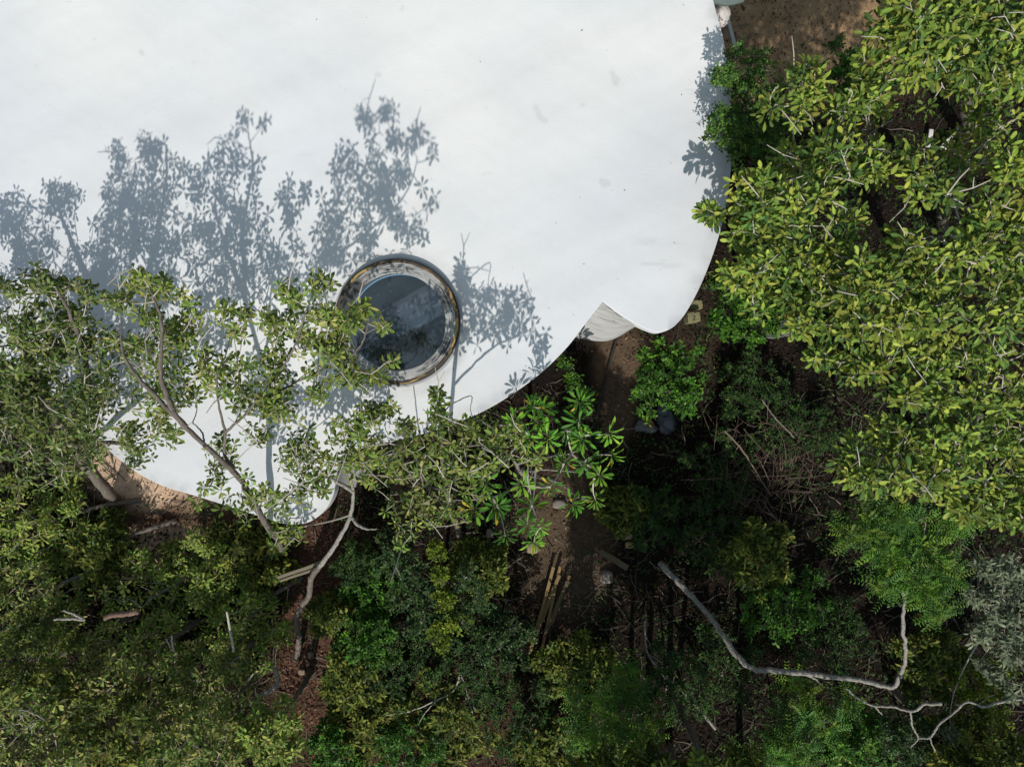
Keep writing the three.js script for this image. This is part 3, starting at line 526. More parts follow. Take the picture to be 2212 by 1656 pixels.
// broad-leaved yellow-green trees on the right
plant({ name: 'broad_leaf_tree', label: 'tall yellow-green broad-leaved tree filling the top right corner', category: 'tree', seed: 31, species: 'broad', parts: 300, bare: 26, twig: 0.0065, dens: 1.7,
  trunk: [[2080, 300, 0], [2090, 260, 1.8], [2080, 190, 3.4], [2070, 120, 4.4]], r: 0.1, limbs: [[[2080, 190, 3.4], [2000, 130, 4.2], [1940, 90, 4.6]], [[2070, 120, 4.4], [2150, 70, 4.8], [2200, 40, 5.0]]], lr: 0.035,
  blobs: [...near([[1910, 56, 32, -0.3, 0.8], [1984, 77, 44], [2069, 21, 50], [2139, 70, 50], [2192, 35, 45], [1963, 28, 42], [1939, 98, 36, -0.2, 0.8], [2033, 98, 50], [2104, 116, 50], [2156, 134, 46], [1956, 155, 40, -0.3, 0.9], [1998, 141, 40, -0.2], [2104, 183, 55], [2139, 158, 50], [2192, 169, 48], [2040, -30, 70], [2150, -30, 70], [2250, 60, 60], [2250, 160, 60], [2060, 60, 50], [1930, 10, 26, -0.3, 0.5]], 5.0, 0.22, 9),
    ...near([[2000, 100, 80], [2100, 60, 80], [2150, 160, 80], [2060, 180, 70], [2200, 100, 80]], 4.1, 0.4, 14)] });
plant({ name: 'broad_leaf_tree', label: 'open broad-leaved tree with bare white twigs beside the upper roof edge', category: 'tree', seed: 32, species: 'broad', parts: 220, bare: 26, twig: 0.0065, dens: 1.7,
  trunk: [[1840, 330, 0], [1835, 310, 1.6], [1815, 270, 3.0], [1790, 220, 3.9]], r: 0.07, limbs: [[[1815, 270, 3.0], [1742, 280, 3.7], [1716, 258, 3.95], [1690, 251, 4.05]], [[1815, 270, 3.0], [1760, 240, 3.8], [1745, 190, 4.3]], [[1815, 280, 2.8], [1870, 230, 3.8], [1890, 150, 4.3]]], lr: 0.022,
  blobs: [...near([[1742, 165, 40, 0, 1.2], [1745, 211, 28, -0.1, 0.7], [1742, 242, 34, -0.1, 0.8], [1664, 242, 20, -0.2, 0.55], [1809, 236, 34, 0, 0.9], [1882, 140, 36], [1868, 197, 38], [1903, 207, 36], [1820, 260, 24, -0.1, 0.6]], 4.45, 0.16, 8),
    ...near([[1805, 313, 46], [1851, 369, 50], [1903, 345, 46], [1752, 372, 44, -0.2], [1790, 340, 40, -0.2, 0.8], [1700, 345, 36, -0.5, 0.7]], 4.5, 0.2, 9), ...near([[1850, 340, 80], [1760, 400, 80]], 3.6, 0.3, 10)] });
plant({ name: 'broad_leaf_tree', label: 'low spreading broad-leaved tree reaching over the right edge of the roof', category: 'tree', seed: 33, species: 'broad', parts: 300, bare: 26, twig: 0.0065, dens: 1.7,
  trunk: [[1730, 560, 0], [1725, 545, 1.6], [1710, 510, 3.0], [1690, 480, 3.8]], r: 0.08, limbs: [[[1710, 510, 3.0], [1620, 470, 3.8], [1560, 458, 3.95], [1540, 460, 4.0]], [[1710, 510, 3.0], [1800, 520, 3.9]], [[1710, 510, 3.0], [1660, 590, 3.8]]], lr: 0.03,
  blobs: [...near([[1612, 401, 30, -0.2, 0.9], [1654, 415, 44], [1700, 432, 48], [1770, 415, 48], [1606, 460, 30, -0.3, 0.9], [1647, 467, 48], [1717, 467, 48], [1606, 502, 28, -0.3, 0.8], [1664, 520, 46], [1614, 545, 32, -0.3, 0.8], [1735, 527, 48], [1823, 485, 44], [1805, 538, 44], [1574, 590, 16, -0.5, 0.5], [1600, 610, 36, -0.4, 0.8], [1650, 590, 44], [1700, 590, 46], [1760, 600, 46], [1640, 645, 40, -0.2, 0.9], [1720, 650, 44], [1780, 640, 44]], 4.55, 0.2, 9),
    ...near([[1532, 457, 12, 0, 0.35], [1548, 466, 10, 0, 0.3]], 4.0, 0.05, 8), ...near([[1680, 480, 90], [1760, 560, 90], [1680, 600, 80]], 3.7, 0.3, 12)] });
plant({ name: 'broad_leaf_tree', label: 'broad-leaved tree at the right edge halfway down with pale twigs showing between its leaves', category: 'tree', seed: 34, species: 'broad', parts: 300, bare: 26, twig: 0.0065, dens: 1.7,
  trunk: [[2060, 560, 0], [2060, 540, 1.8], [2040, 500, 3.4], [2030, 470, 4.3]], r: 0.1, limbs: [[[2040, 500, 3.4], [1950, 560, 4.2], [1880, 620, 4.5]], [[2040, 500, 3.4], [2130, 450, 4.4], [2190, 420, 4.7]], [[2040, 500, 3.4], [2100, 600, 4.3], [2160, 680, 4.6]]], lr: 0.035,
  blobs: [...near([[1981, 358, 50], [2016, 415, 44], [1945, 520, 36, -0.2, 0.8], [1963, 545, 42], [2033, 548, 50], [2104, 538, 50], [2192, 351, 44], [2121, 439, 40, 0, 0.5], [2192, 415, 48], [2139, 492, 46], [2192, 545, 46], [1850, 650, 46], [1900, 620, 48], [1960, 605, 48], [2030, 620, 50], [2100, 610, 50, 0, 0.25], [2170, 620, 50], [1870, 590, 40], [1740, 700, 34, -0.3, 0.8], [1800, 715, 44, -0.2], [1870, 720, 46], [1940, 700, 46], [2010, 690, 48], [2090, 700, 48, 0, 0.3], [2160, 700, 50], [2240, 480, 50], [2250, 620, 60]], 4.9, 0.2, 8.5),
    ...near([[1940, 600, 90], [2180, 600, 80], [2080, 340, 70], [2140, 260, 60]], 3.9, 0.35, 13)] });
plant({ name: 'broad_leaf_tree', label: 'broad-leaved tree on the right whose drooping lower lobes hang over the darkest ground', category: 'tree', seed: 35, species: 'broad', parts: 300, bare: 26, twig: 0.0065, dens: 1.7,
  trunk: [[2110, 900, 0], [2110, 900, 1.8], [2105, 890, 3.2], [2100, 870, 4.1]], r: 0.1, limbs: [[[2105, 890, 3.2], [2000, 930, 3.9], [1900, 980, 4.2]], [[2105, 890, 3.2], [2100, 1000, 4.0], [2140, 1080, 4.3]], [[2100, 870, 4.1], [2000, 800, 4.4], [1900, 780, 4.5]]], lr: 0.035,
  blobs: [...near([[1785, 770, 30, -0.2, 0.7], [1830, 790, 36, -0.1, 0.9], [1890, 785, 36], [1960, 760, 44], [2030, 770, 48], [2100, 770, 48, 0, 0.3], [2170, 780, 50, 0, 0.6], [1960, 845, 38], [2010, 850, 44], [2080, 850, 48], [2150, 860, 50], [1905, 930, 30, -0.2, 0.8], [1940, 950, 40, -0.1], [1850, 975, 26, -0.3, 0.6], [1835, 1022, 28, -0.3, 0.7], [1885, 1030, 40, -0.2], [1940, 1010, 46], [2000, 950, 48], [2060, 950, 50], [2130, 950, 50], [2190, 960, 50], [1990, 1040, 46], [2060, 1040, 48], [2130, 1050, 50], [2190, 1060, 50], [2090, 1096, 34], [2150, 1105, 36], [2200, 1110, 30], [2250, 850, 60], [2250, 1000, 60]], 4.7, 0.2, 8.5),
    ...near([[2060, 800, 90], [2080, 920, 90], [2000, 990, 80], [2150, 1000, 90]], 3.8, 0.35, 13)] });

// shrubs against the right roof edge
plant({ name: 'fine_leaf_shrub', label: 'fine-leaved green shrub with thin sprigs poking over the upper right roof edge', category: 'shrub', seed: 41, species: 'smallFresh', twig: 0.003,
  trunk: [[1640, 270, 0], [1630, 250, 1.4], [1610, 220, 2.6], [1600, 200, 3.1]], r: 0.04, limbs: [[[1630, 250, 1.4], [1676, 215, 2.8], [1672, 170, 3.3], [1640, 132, 3.6]], [[1610, 225, 2.6], [1560, 270, 3.5], [1530, 290, 3.8]]], lr: 0.016,
  blobs: [...near([[1600, 175, 34], [1640, 140, 40], [1570, 165, 22, 0.2, 0.6], [1550, 165, 14, 0.2, 0.4], [1620, 220, 50], [1590, 260, 40], [1560, 285, 34, 0.2], [1535, 285, 14, 0.3, 0.4], [1600, 310, 46], [1550, 240, 20, 0.2, 0.4], [1650, 310, 40], [1690, 270, 40, -0.2], [1670, 210, 36, -0.3, 0.7], [1580, 120, 30, -0.3, 0.5]], 3.5, 0.22, 30), ...near([[1620, 240, 90], [1640, 310, 70]], 2.4, 0.5, 70)] });
plant({ name: 'fine_leaf_shrub', label: 'glossy green fine-leaved shrub beside the sunny brown ground at top', category: 'shrub', seed: 42, species: 'smallBright', twig: 0.003,
  trunk: [[1870, 210, 0], [1868, 195, 1.2], [1862, 180, 2.2]], r: 0.03, blobs: near([[1840, 130, 24], [1850, 170, 36], [1830, 210, 36], [1870, 230, 40], [1810, 160, 20, 0, 0.4], [1800, 100, 18, -0.6, 0.3]], 2.3, 0.3, 26) });
plant({ name: 'bright_shrub', label: 'bright green shrub under the broad leaves near the orange stick', category: 'shrub', seed: 43, species: 'smallBright', parts: 120, twig: 0.003,
  trunk: [[1610, 660, 0], [1612, 655, 1.2], [1615, 650, 2.1]], r: 0.035, blobs: near([[1555, 600, 26, 0, 0.8], [1545, 690, 22, 0, 0.6], [1580, 710, 34, 0, 1.1], [1620, 715, 36, 0, 1.2], [1660, 700, 32], [1600, 670, 36], [1640, 660, 36], [1580, 640, 34], [1680, 660, 26, 0, 0.7]], 2.45, 0.22, 22) });
plant({ name: 'bright_shrub', label: 'bright green shrub standing in front of the roof notch, half in shade', category: 'shrub', seed: 44, species: 'smallBright', parts: 120, twig: 0.003,
  trunk: [[1440, 850, 0], [1438, 838, 1.0], [1435, 825, 1.7]], r: 0.03, blobs: near([[1410, 780, 34], [1450, 765, 34], [1480, 790, 30], [1400, 820, 30], [1440, 820, 40, 0, 1.3], [1480, 840, 34], [1465, 870, 32], [1410, 865, 28, -0.2, 0.8], [1395, 895, 20, -0.3, 0.4], [1500, 760, 14, -0.1, 0.3], [1385, 770, 12, 0, 0.25], [1515, 820, 12, -0.2, 0.25], [1372, 850, 14, -0.4, 0.3], [1495, 885, 14, -0.4, 0.3], [1420, 735, 12, -0.1, 0.25]], 1.9, 0.28, 17) });
plant({ name: 'seedling_clump', label: 'small green seedling clump on the shaded soil below the round roof edge', category: 'plant', seed: 45, species: 'smallBright', twig: 0.0025, trunk: [[1235, 830, 0], [1236, 829, 0.4]], r: 0.012, blobs: near([[1235, 825, 24], [1262, 845, 16, 0, 0.5], [1222, 790, 16, 0, 0.5]], 0.45, 0.15, 14) });

// lower left thicket: one tree after another
const thicket = [
  [95, 1130, 3.7, 120, 'palmateDull', 'olive thicket tree at the left edge just below the roof'], [215, 1185, 3.0, 85, 'olive', 'narrow-leaved thicket tree by the pale sandy ground'], [450, 1225, 2.6, 90, 'palmateDull', 'low thicket tree in shade right below the sandy ground'],
  [560, 1210, 2.7, 85, 'olive', 'narrow-leaved thicket tree below the rounded roof lobe'], [70, 1290, 3.5, 120, 'palmateTuft', 'sunlit thicket tree at the left edge above the forked pale branch'], [330, 1290, 2.9, 125, 'palmateDull', 'thicket tree above the red-brown log'],
  [530, 1340, 2.8, 105, 'palmateDull', 'thicket tree left of the bare red soil and pale trunk'], [90, 1440, 3.3, 125, 'olive', 'narrow-leaved thicket tree at the left edge below the forked pale branch'], [280, 1450, 3.1, 120, 'palmateTuft', 'thicket tree just below the red-brown log'],
  [450, 1480, 3.2, 110, 'palmateTuft', 'thicket tree with yellowish tips, left of the grey crooked branch'], [60, 1600, 3.4, 130, 'palmateTuft', 'thicket tree in the bottom left corner'], [240, 1600, 3.2, 115, 'olive', 'narrow-leaved thicket tree at the bottom edge, second from the left corner'], [420, 1610, 3.3, 115, 'palmateTuft', 'thicket tree at the bottom edge with pale yellow-green tips'], [580, 1590, 2.9, 80, 'palmateDull', 'thicket tree at the bottom edge left of the three-legged shadow']];
thicket.forEach(([u, v, y0, r, sp, label], i) => {
  const zz = (v - 828) * K(1.5), y = Math.max(0.5, Math.min(y0 * 0.8, (zz - 1.75) / 1.25 - (u < 160 ? 0.5 : u < 300 ? 0.85 : 0.65))), dy = y;
  const rand = rng(500 + i), b = [];
  for (let k = 0; k < 13; k++) { const a = k * 2.4, d = Math.sqrt((k + 0.3) / 13) * r * 0.95; b.push([u + Math.cos(a) * d, v + Math.sin(a) * d, y - 0.6 * (d / r) ** 2 + (rand() - 0.55) * 0.6, r * (0.2 + 0.18 * rand()), 0.2, Math.round(11 + rand() * 9), sp]); }
  b.push([u, v, y * 0.4, r * 0.95, 0.35, 22, sp]);
  plant({ name: 'thicket_tree', label, category: 'tree', seed: 600 + i, species: sp, parts: 60, trunk: [[u + (rand() - 0.5) * 40 - (u - 1106) * 0.2, v + 10 - (v - 828) * 0.2, 0], [u - (u - 1106) * 0.12, v - (v - 828) * 0.12, y * 0.4], [u, v, y * 0.8]], r: 0.05, twig: 0.004, blobs: b, group: 'trees of the lower left thicket' });
});

// understorey in the middle and on the lower right
plant({ name: 'glossy_shrub', label: 'rounded glossy shrub, blue-green with a lime-yellow streak through it', category: 'shrub', seed: 71, species: 'glossy', twig: 0.003,
  trunk: [[960, 1260, 0], [950, 1255, 0.8], [940, 1250, 1.4]], r: 0.035,
  blobs: [...near([[850, 1180, 40], [835, 1225, 36], [880, 1215, 40], [905, 1260, 44], [870, 1290, 40], [930, 1310, 44], [990, 1290, 46], [1030, 1290, 34], [1000, 1330, 36], [900, 1340, 34], [1010, 1240, 34, 0, 0.7]], 1.75, 0.24, 26), ...near([[945, 1190, 22], [950, 1240, 22], [960, 1290, 26], [985, 1340, 30], [940, 1360, 22, -0.1, 0.7], [955, 1395, 20, -0.2, 0.7]], 1.95, 0.16, 24, 'limey')] });
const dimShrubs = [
  [790, 1390, 1.0, 70, 'smallBright', 'small green shrub at the right of the bare red soil'], [870, 1440, 0.9, 90, 'smallShaded', 'dark low shrub below the glossy shrub'], [1010, 1430, 1.0, 100, 'smallShaded', 'dark low shrub in deep shade beside the fallen boards'], [800, 1560, 0.7, 80, 'olive', 'dry olive shrub at the bottom edge right of the three-legged shadow'],
  [960, 1560, 0.8, 110, 'olive', 'dull olive shrub beneath the bare spreading branch'], [1120, 1560, 0.9, 100, 'smallShaded', 'dark low shrub at the bottom, middle of the frame'], [1320, 1560, 2.0, 100, 'pinnate', 'dim feathery tree at the bottom, left of the grey crooked stem'], [1240, 1450, 0.8, 80, 'olive', 'dull shrub just below the fallen boards'],
  [1440, 1480, 1.4, 90, 'smallShaded', 'dark shrub under the grey crooked stem'], [1640, 1200, 1.3, 70, 'olive', 'dim shrub in the dark left of the feathery-leaved tree'], [1700, 1300, 1.1, 95, 'smallBright', 'dim shrub enclosed by the bend of the long pale trunk'], [1800, 1380, 1.0, 90, 'smallShaded', 'dark shrub enclosed by the bend of the long pale trunk, near its elbow'],
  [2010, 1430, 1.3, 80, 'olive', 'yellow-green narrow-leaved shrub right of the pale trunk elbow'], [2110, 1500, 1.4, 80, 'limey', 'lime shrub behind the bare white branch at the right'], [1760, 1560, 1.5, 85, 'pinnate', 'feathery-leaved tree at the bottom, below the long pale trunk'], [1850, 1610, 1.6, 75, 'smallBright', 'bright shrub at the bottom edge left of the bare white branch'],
  [2090, 1620, 1.8, 90, 'olive', 'narrow-leaved shrub in the bottom right corner'], [1690, 1640, 1.6, 70, 'pinnate', 'feathery-leaved small tree on the bottom edge below the long pale trunk'], [1560, 1450, 0.6, 90, 'smallShaded', 'sparse dark undergrowth shrub above the thin grey stem'], [1400, 1120, 0.5, 70, 'smallShaded', 'dark low shrub left of the brush heap'], [1340, 1100, 0.6, 50, 'olive', 'dull low shrub beside the strap-leaved bush'], [1960, 1600, 1.7, 70, 'glossy', 'glossy small shrub under the bare white branch'], [800, 1290, 0.8, 60, 'smallBright', 'small green shrub between the bare red soil and the glossy shrub'], [1080, 1390, 0.9, 80, 'glossy', 'dark glossy shrub left of the fallen boards'], [1040, 1230, 1.2, 60, 'olive', 'olive shrub below the strap-leaved bush at left'], [760, 1470, 0.9, 60, 'olive', 'olive shrub at the right edge of the bare red soil'], [900, 1640, 0.9, 90, 'smallBright', 'green shrub on the bottom edge left of the middle'], [1180, 1640, 0.9, 90, 'olive', 'dull shrub on the bottom edge right of the middle'], [1560, 1000, 0.5, 80, 'smallShaded', 'sparse dark plant in the hollow left of the brush heap'], [1720, 930, 0.5, 80, 'smallShaded', 'sparse dark plant in the hollow near the drooping broad leaves'], [1540, 1150, 0.6, 90, 'smallShaded', 'dark plant above the upper end of the long pale trunk'], [1620, 840, 0.5, 70, 'smallShaded', 'dark plant in the hollow below the orange stick'], [720, 1330, 0.7, 50, 'olive', 'straggling olive shrub right beside the foot of the leaning tree'], [720, 1620, 0.7, 60, 'smallBright', 'green shrub on the bottom edge below the bare red soil'], [770, 1220, 0.8, 50, 'smallShaded', 'dark shrub under the rounded roof lobe, right of the pale leaning trunk']];
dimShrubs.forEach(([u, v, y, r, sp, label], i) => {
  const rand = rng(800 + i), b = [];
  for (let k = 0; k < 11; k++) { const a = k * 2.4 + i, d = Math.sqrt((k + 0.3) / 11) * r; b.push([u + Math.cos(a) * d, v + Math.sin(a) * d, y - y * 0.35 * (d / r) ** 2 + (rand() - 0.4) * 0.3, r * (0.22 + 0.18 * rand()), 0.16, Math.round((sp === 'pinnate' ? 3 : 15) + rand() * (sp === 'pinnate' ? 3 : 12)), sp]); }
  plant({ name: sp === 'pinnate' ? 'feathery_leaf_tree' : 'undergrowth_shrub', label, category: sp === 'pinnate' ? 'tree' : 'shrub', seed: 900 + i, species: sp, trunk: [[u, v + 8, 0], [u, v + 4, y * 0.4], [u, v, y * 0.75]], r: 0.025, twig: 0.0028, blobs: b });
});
plant({ name: 'feathery_leaf_tree', label: 'feathery-leaved tree growing from the end of the long pale crooked trunk', category: 'tree', seed: 81, species: 'pinnate', bark: 'barkPale', twig: 0.004, parts: 150,
  trunk: [[1424, 1214, 0.1], [1470, 1262, 0.3], [1532, 1330, 0.6], [1566, 1378, 0.9], [1594, 1418, 1.1], [1626, 1444, 1.25], [1680, 1448, 1.4], [1738, 1454, 1.55], [1822, 1464, 1.7], [1880, 1472, 1.8], [1927, 1484, 1.85], [1942, 1462, 1.95], [1954, 1430, 2.1], [1956, 1396, 2.2], [1950, 1352, 2.4], [1955, 1290, 2.6]], r: 0.05, taper: 0.45, wob: 0.42,
  limbs: [[[1738, 1454, 1.55], [1764, 1468, 1.4], [1780, 1486, 1.2]], [[1955, 1290, 2.6], [1900, 1200, 2.9], [1860, 1150, 3.05]], [[1955, 1290, 2.6], [1985, 1200, 3.0], [2000, 1130, 3.1]]], lr: 0.022,
  blobs: near([[1835, 1160, 26], [1870, 1130, 28], [1910, 1105, 28], [1950, 1120, 26], [1930, 1160, 32], [1975, 1160, 30], [1890, 1180, 28], [1985, 1210, 34], [1940, 1230, 34], [1970, 1270, 34], [2000, 1280, 30], [1920, 1270, 24], [2040, 1235, 28], [2030, 1190, 26], [2020, 1310, 24], [2050, 1130, 24], [2070, 1105, 18]], 3.0, 0.14, 4.5) });
plant({ name: 'silver_leaf_shrub', label: 'silvery grey-leaved shrub at the right edge near the bottom', category: 'shrub', seed: 82, species: 'silver', parts: 120, trunk: [[2160, 1330, 0], [2158, 1325, 1.2], [2155, 1320, 2.0]], r: 0.04, blobs: near([[2130, 1230, 34], [2170, 1215, 34], [2160, 1270, 40], [2110, 1290, 30], [2200, 1260, 40], [2150, 1330, 42], [2200, 1340, 44], [2130, 1370, 34], [2170, 1400, 40], [2205, 1420, 40], [2140, 1440, 30, -0.2, 0.7], [2190, 1500, 30, -0.3, 0.5], [2050, 1590, 24, -0.6, 0.5]], 2.4, 0.22, 11) });
// trees along the bottom; those out of the frame are added for shade
[[1350, 1730, 3.2, 120, 'olive', 'shady tree whose crown just enters the frame at the bottom middle'], [1560, 1735, 3.3, 120, 'olive', 'shady tree on the bottom edge right of the grey crooked stem'], [1480, 1790, 4.2, 150, 'palmateDull', 'taller tree mostly below the bottom edge, left of the feathery trees'], [2150, 1700, 2.6, 110, 'olive', 'tree just entering the frame at the bottom right corner'], [1420, 2050, 4.4, 200, 'palmateDull', 'tall unseen tree below the frame, added to shade the hollow at left'], [1300, 1860, 4.6, 130, 'palmateDull', 'spreading unseen tree just out of the frame below the boards, added to shade the notch'], [1540, 1870, 4.6, 150, 'palmateDull', 'spreading unseen tree just out of the frame below the grey stem, added to shade the hollow'], [1740, 2060, 4.5, 200, 'palmateDull', 'tall unseen tree below the frame, added to shade the hollow in the middle']].forEach(([u, v, y, r, sp, label], i) => {
  const b = []; for (let k = 0; k < 14; k++) { const a = k * 2.4, d = Math.sqrt((k + 0.3) / 14) * r; b.push([u + Math.cos(a) * d, v + Math.sin(a) * d, y - 0.7 * (d / r) ** 2, r * 0.34, 0.28, 26, sp]); }
  plant({ name: 'shade_tree', label, category: 'tree', seed: 1000 + i, species: sp, trunk: [[u - (u - 1106) * 0.22, v - (v - 828) * 0.25, 0], [u, v, y * 0.8]], r: 0.06, blobs: b });
});
finishPlants();

// ------------------------------------------------------------------ dead wood, boards, stones and odds and ends
const stick = (pts, r0, r1, seed, seg = 7, wob = 0.012) => limbGeo(pts.map(([u, v, y]) => at(u, v, y)), r0, r1, seed, seg, wob);
M.bleached = std({ map: barkPale, bumpMap: barkBump, bumpScale: 0.004, roughness: 0.85, color: new THREE.Color().setRGB(1.02, 1.0, 0.97) });
function deadwood(name, label, category, mat, list, group) {    // first polyline is the main stem, the others side twigs
  const b = at(...list[0].pts[0]), o = thing(name, label, category, b, group);
  list.forEach((l, i) => part(i ? 'side_branch' : 'stem', stick(l.pts, l.r[0], l.r[1], l.seed ?? i + label.length, i ? 6 : 8), mat, o)); return o;
}
const c7 = (x, y, h) => [1436 + x / 2.845, 1074 + y / 2.845, h], c6 = (x, y, h) => [679 + x / 2.845, 1074 + y / 2.845, h], c5 = (x, y, h) => [x / 2.845, 1074 + y / 2.845, h], c3 = (x, y, h) => [1436 + x / 2.845, y / 2.845, h], c8 = (x, y, h) => [1213 + x / 2.845, 543 + y / 2.845, h];
deadwood('bare_branch', 'bare white branch zigzagging over the shrubs at lower right', 'branch', M.bleached, [
  { pts: [c7(1115, 1170, 2.3), c7(1180, 1230, 2.3), c7(1290, 1280, 2.3), c7(1400, 1285, 2.3), c7(1500, 1312, 2.3), c7(1545, 1308, 2.35), c7(1582, 1275, 2.4), c7(1700, 1268, 2.4)], r: [0.012, 0.02] },
  { pts: [c7(1290, 1280, 2.3), c7(1338, 1335, 2.2)], r: [0.012, 0.007] }, { pts: [c7(1510, 1312, 2.3), c7(1520, 1400, 2.2), c7(1556, 1480, 2.1), c7(1510, 1535, 2.0)], r: [0.013, 0.007] },
  { pts: [c7(1556, 1480, 2.1), c7(1630, 1472, 2.15), c7(1688, 1390, 2.2), c7(1780, 1318, 2.2), c7(1850, 1256, 2.2), c7(1960, 1285, 2.1), c7(2060, 1255, 2.1), c7(2215, 1238, 2.0), [2262, 1512, 1.9], [2300, 1545, 0.9], [2300, 1565, 0]], r: [0.013, 0.024] }, { pts: [c7(1630, 1475, 2.15), c7(1665, 1555, 2.0), c7(1705, 1570, 2.0), c7(1695, 1620, 1.9)], r: [0.01, 0.006] }]);
deadwood('leaning_branch', 'thin grey leaning stem in the dark at the bottom, left of the long pale trunk', 'stem', M.barkPale, [{ pts: [c6(2030, 760, 1.0), c6(2050, 960, 0.9), c6(2110, 1040, 0.8), c7(0, 1100, 0.8), c7(100, 1180, 0.75), c7(200, 1290, 0.7), c7(310, 1420, 0.6)], r: [0.012, 0.024] }, { pts: [c6(2050, 960, 0.9), c6(2130, 1010, 1.0), c6(2200, 1075, 1.1)], r: [0.009, 0.006] }]);
deadwood('fallen_branch', 'bare spreading branch with forked grey twigs at the bottom middle', 'branch', M.twigPale, [
  { pts: [c6(900, 1060, 0.7), c6(860, 1180, 0.75), c6(740, 1250, 0.8), c6(590, 1310, 0.8), c6(440, 1340, 0.75)], r: [0.016, 0.006] }, { pts: [c6(860, 1180, 0.75), c6(700, 1300, 0.8), c6(630, 1410, 0.8)], r: [0.009, 0.004] }, { pts: [c6(900, 1080, 0.7), c6(960, 1280, 0.75), c6(1000, 1460, 0.7)], r: [0.012, 0.006] }, { pts: [c6(930, 1230, 0.7), c6(1040, 1350, 0.75)], r: [0.008, 0.004] }, { pts: [c6(830, 1240, 0.75), c6(900, 1390, 0.8)], r: [0.006, 0.003] }, { pts: [c6(1000, 950, 0.8), c6(1050, 1040, 0.7), c6(1075, 1200, 0.6)], r: [0.014, 0.008] }]);
deadwood('forked_branch', 'pale peeled branch forking to the left, lying on the thicket at the left', 'branch', M.bleached, [{ pts: [c5(525, 752, 1.95), c5(440, 745, 1.97), c5(335, 748, 2.00)], r: [0.024, 0.014] }, { pts: [c5(515, 748, 1.95), c5(450, 715, 2.00), c5(388, 694, 2.05)], r: [0.02, 0.013] }]);
deadwood('log', 'short red-brown log lying in the thicket right of the forked branch', 'log', std({ map: barkDark, roughness: 0.9, color: new THREE.Color().setRGB(1.1, 0.78, 0.66) }), [{ pts: [c5(640, 742, 1.75), c5(700, 722, 1.75), c5(780, 715, 1.75), c5(848, 698, 1.75)], r: [0.035, 0.04] }]);
deadwood('crooked_branch', 'dark grey crooked branch right of the thicket near the bottom', 'branch', M.barkPale, [{ pts: [c5(1360, 1370, 0.8), c5(1480, 1310, 1.0), c5(1600, 1220, 1.1), c5(1700, 1150, 1.1), c5(1690, 1050, 1.2)], r: [0.045, 0.03] }, { pts: [c5(1490, 1300, 1.0), c5(1490, 1180, 1.2), c5(1560, 1080, 1.4)], r: [0.028, 0.016] }]);
deadwood('curved_twig', 'single thin pale twig arching in the bottom left corner', 'twig', M.bleached, [{ pts: [c5(120, 1305, 2.7), c5(180, 1315, 2.75), c5(270, 1362, 2.7)], r: [0.009, 0.007] }]);
deadwood('upright_stick', 'upright stick beside the bare red soil in the thicket', 'stick', M.twigPale, [{ pts: [c5(1395, 700, 1.6), c5(1415, 820, 1.5), c5(1435, 950, 1.4)], r: [0.014, 0.018] }]);
deadwood('pair_of_sticks', 'two short pale sticks side by side over reddish litter in the thicket', 'stick', M.twigPale, [{ pts: [c5(1055, 850, 1.2), c5(1060, 910, 1.2), c5(1080, 965, 1.1)], r: [0.012, 0.014] }, { pts: [c5(1020, 870, 1.2), c5(1040, 910, 1.2), c5(1062, 960, 1.1)], r: [0.008, 0.01] }]);
deadwood('bare_twig_bush', 'leafless bush of white forked twigs among the broad-leaved trees', 'bush', M.bleached, [
  { pts: [[1613, 501, 0], [1722, 436, 2.0], c3(1225, 960, 3.9)], r: [0.024, 0.014] }, { pts: [c3(1225, 960, 3.9), c3(1240, 860, 4.1), c3(1245, 760, 4.3), c3(1230, 705, 4.4)], r: [0.014, 0.007] }, { pts: [c3(1235, 860, 4.1), c3(1290, 800, 4.3), c3(1400, 738, 4.5)], r: [0.011, 0.006] }, { pts: [c3(1250, 920, 4.0), c3(1285, 840, 4.2), c3(1298, 780, 4.3)], r: [0.009, 0.005] }, { pts: [c3(1265, 800, 4.3), c3(1255, 720, 4.4), c3(1260, 640, 4.5)], r: [0.008, 0.005] }, { pts: [c3(1120, 970, 3.9), c3(1140, 860, 4.1), c3(1170, 740, 4.3), c3(1176, 650, 4.4)], r: [0.011, 0.006] }, { pts: [c3(1140, 860, 4.1), c3(1075, 800, 4.2)], r: [0.009, 0.006] }, { pts: [c3(1245, 745, 4.3), c3(1150, 700, 4.3)], r: [0.006, 0.004] }]);
deadwood('dead_branch', 'thin straight dead stem leaning in the dark hollow right of the notch', 'stem', M.barkDark, [{ pts: [c8(1230, 910, 1.2), c8(1320, 1030, 0.9), c8(1430, 1140, 0.6)], r: [0.01, 0.014] }]);
deadwood('dead_branch', 'dark bent dead stem crossing the dark hollow towards the brush heap', 'stem', M.twigDark, [{ pts: [c8(1000, 1100, 0.9), c8(1110, 1220, 0.8), c8(1210, 1380, 0.6), c8(1290, 1500, 0.4)], r: [0.014, 0.012] }]);
deadwood('dark_strip', 'dark thin pipe lying on the soil below the drain lip', 'strip', std({ color: new THREE.Color().setRGB(0.02, 0.017, 0.014), roughness: 0.8 }), [{ pts: [[1288, 905, 0.06], [1300, 850, 0.05], [1318, 780, 0.05], [1334, 725, 0.07]], r: [0.03, 0.024] }]);  // dark tube standing in for a dark line on the soil

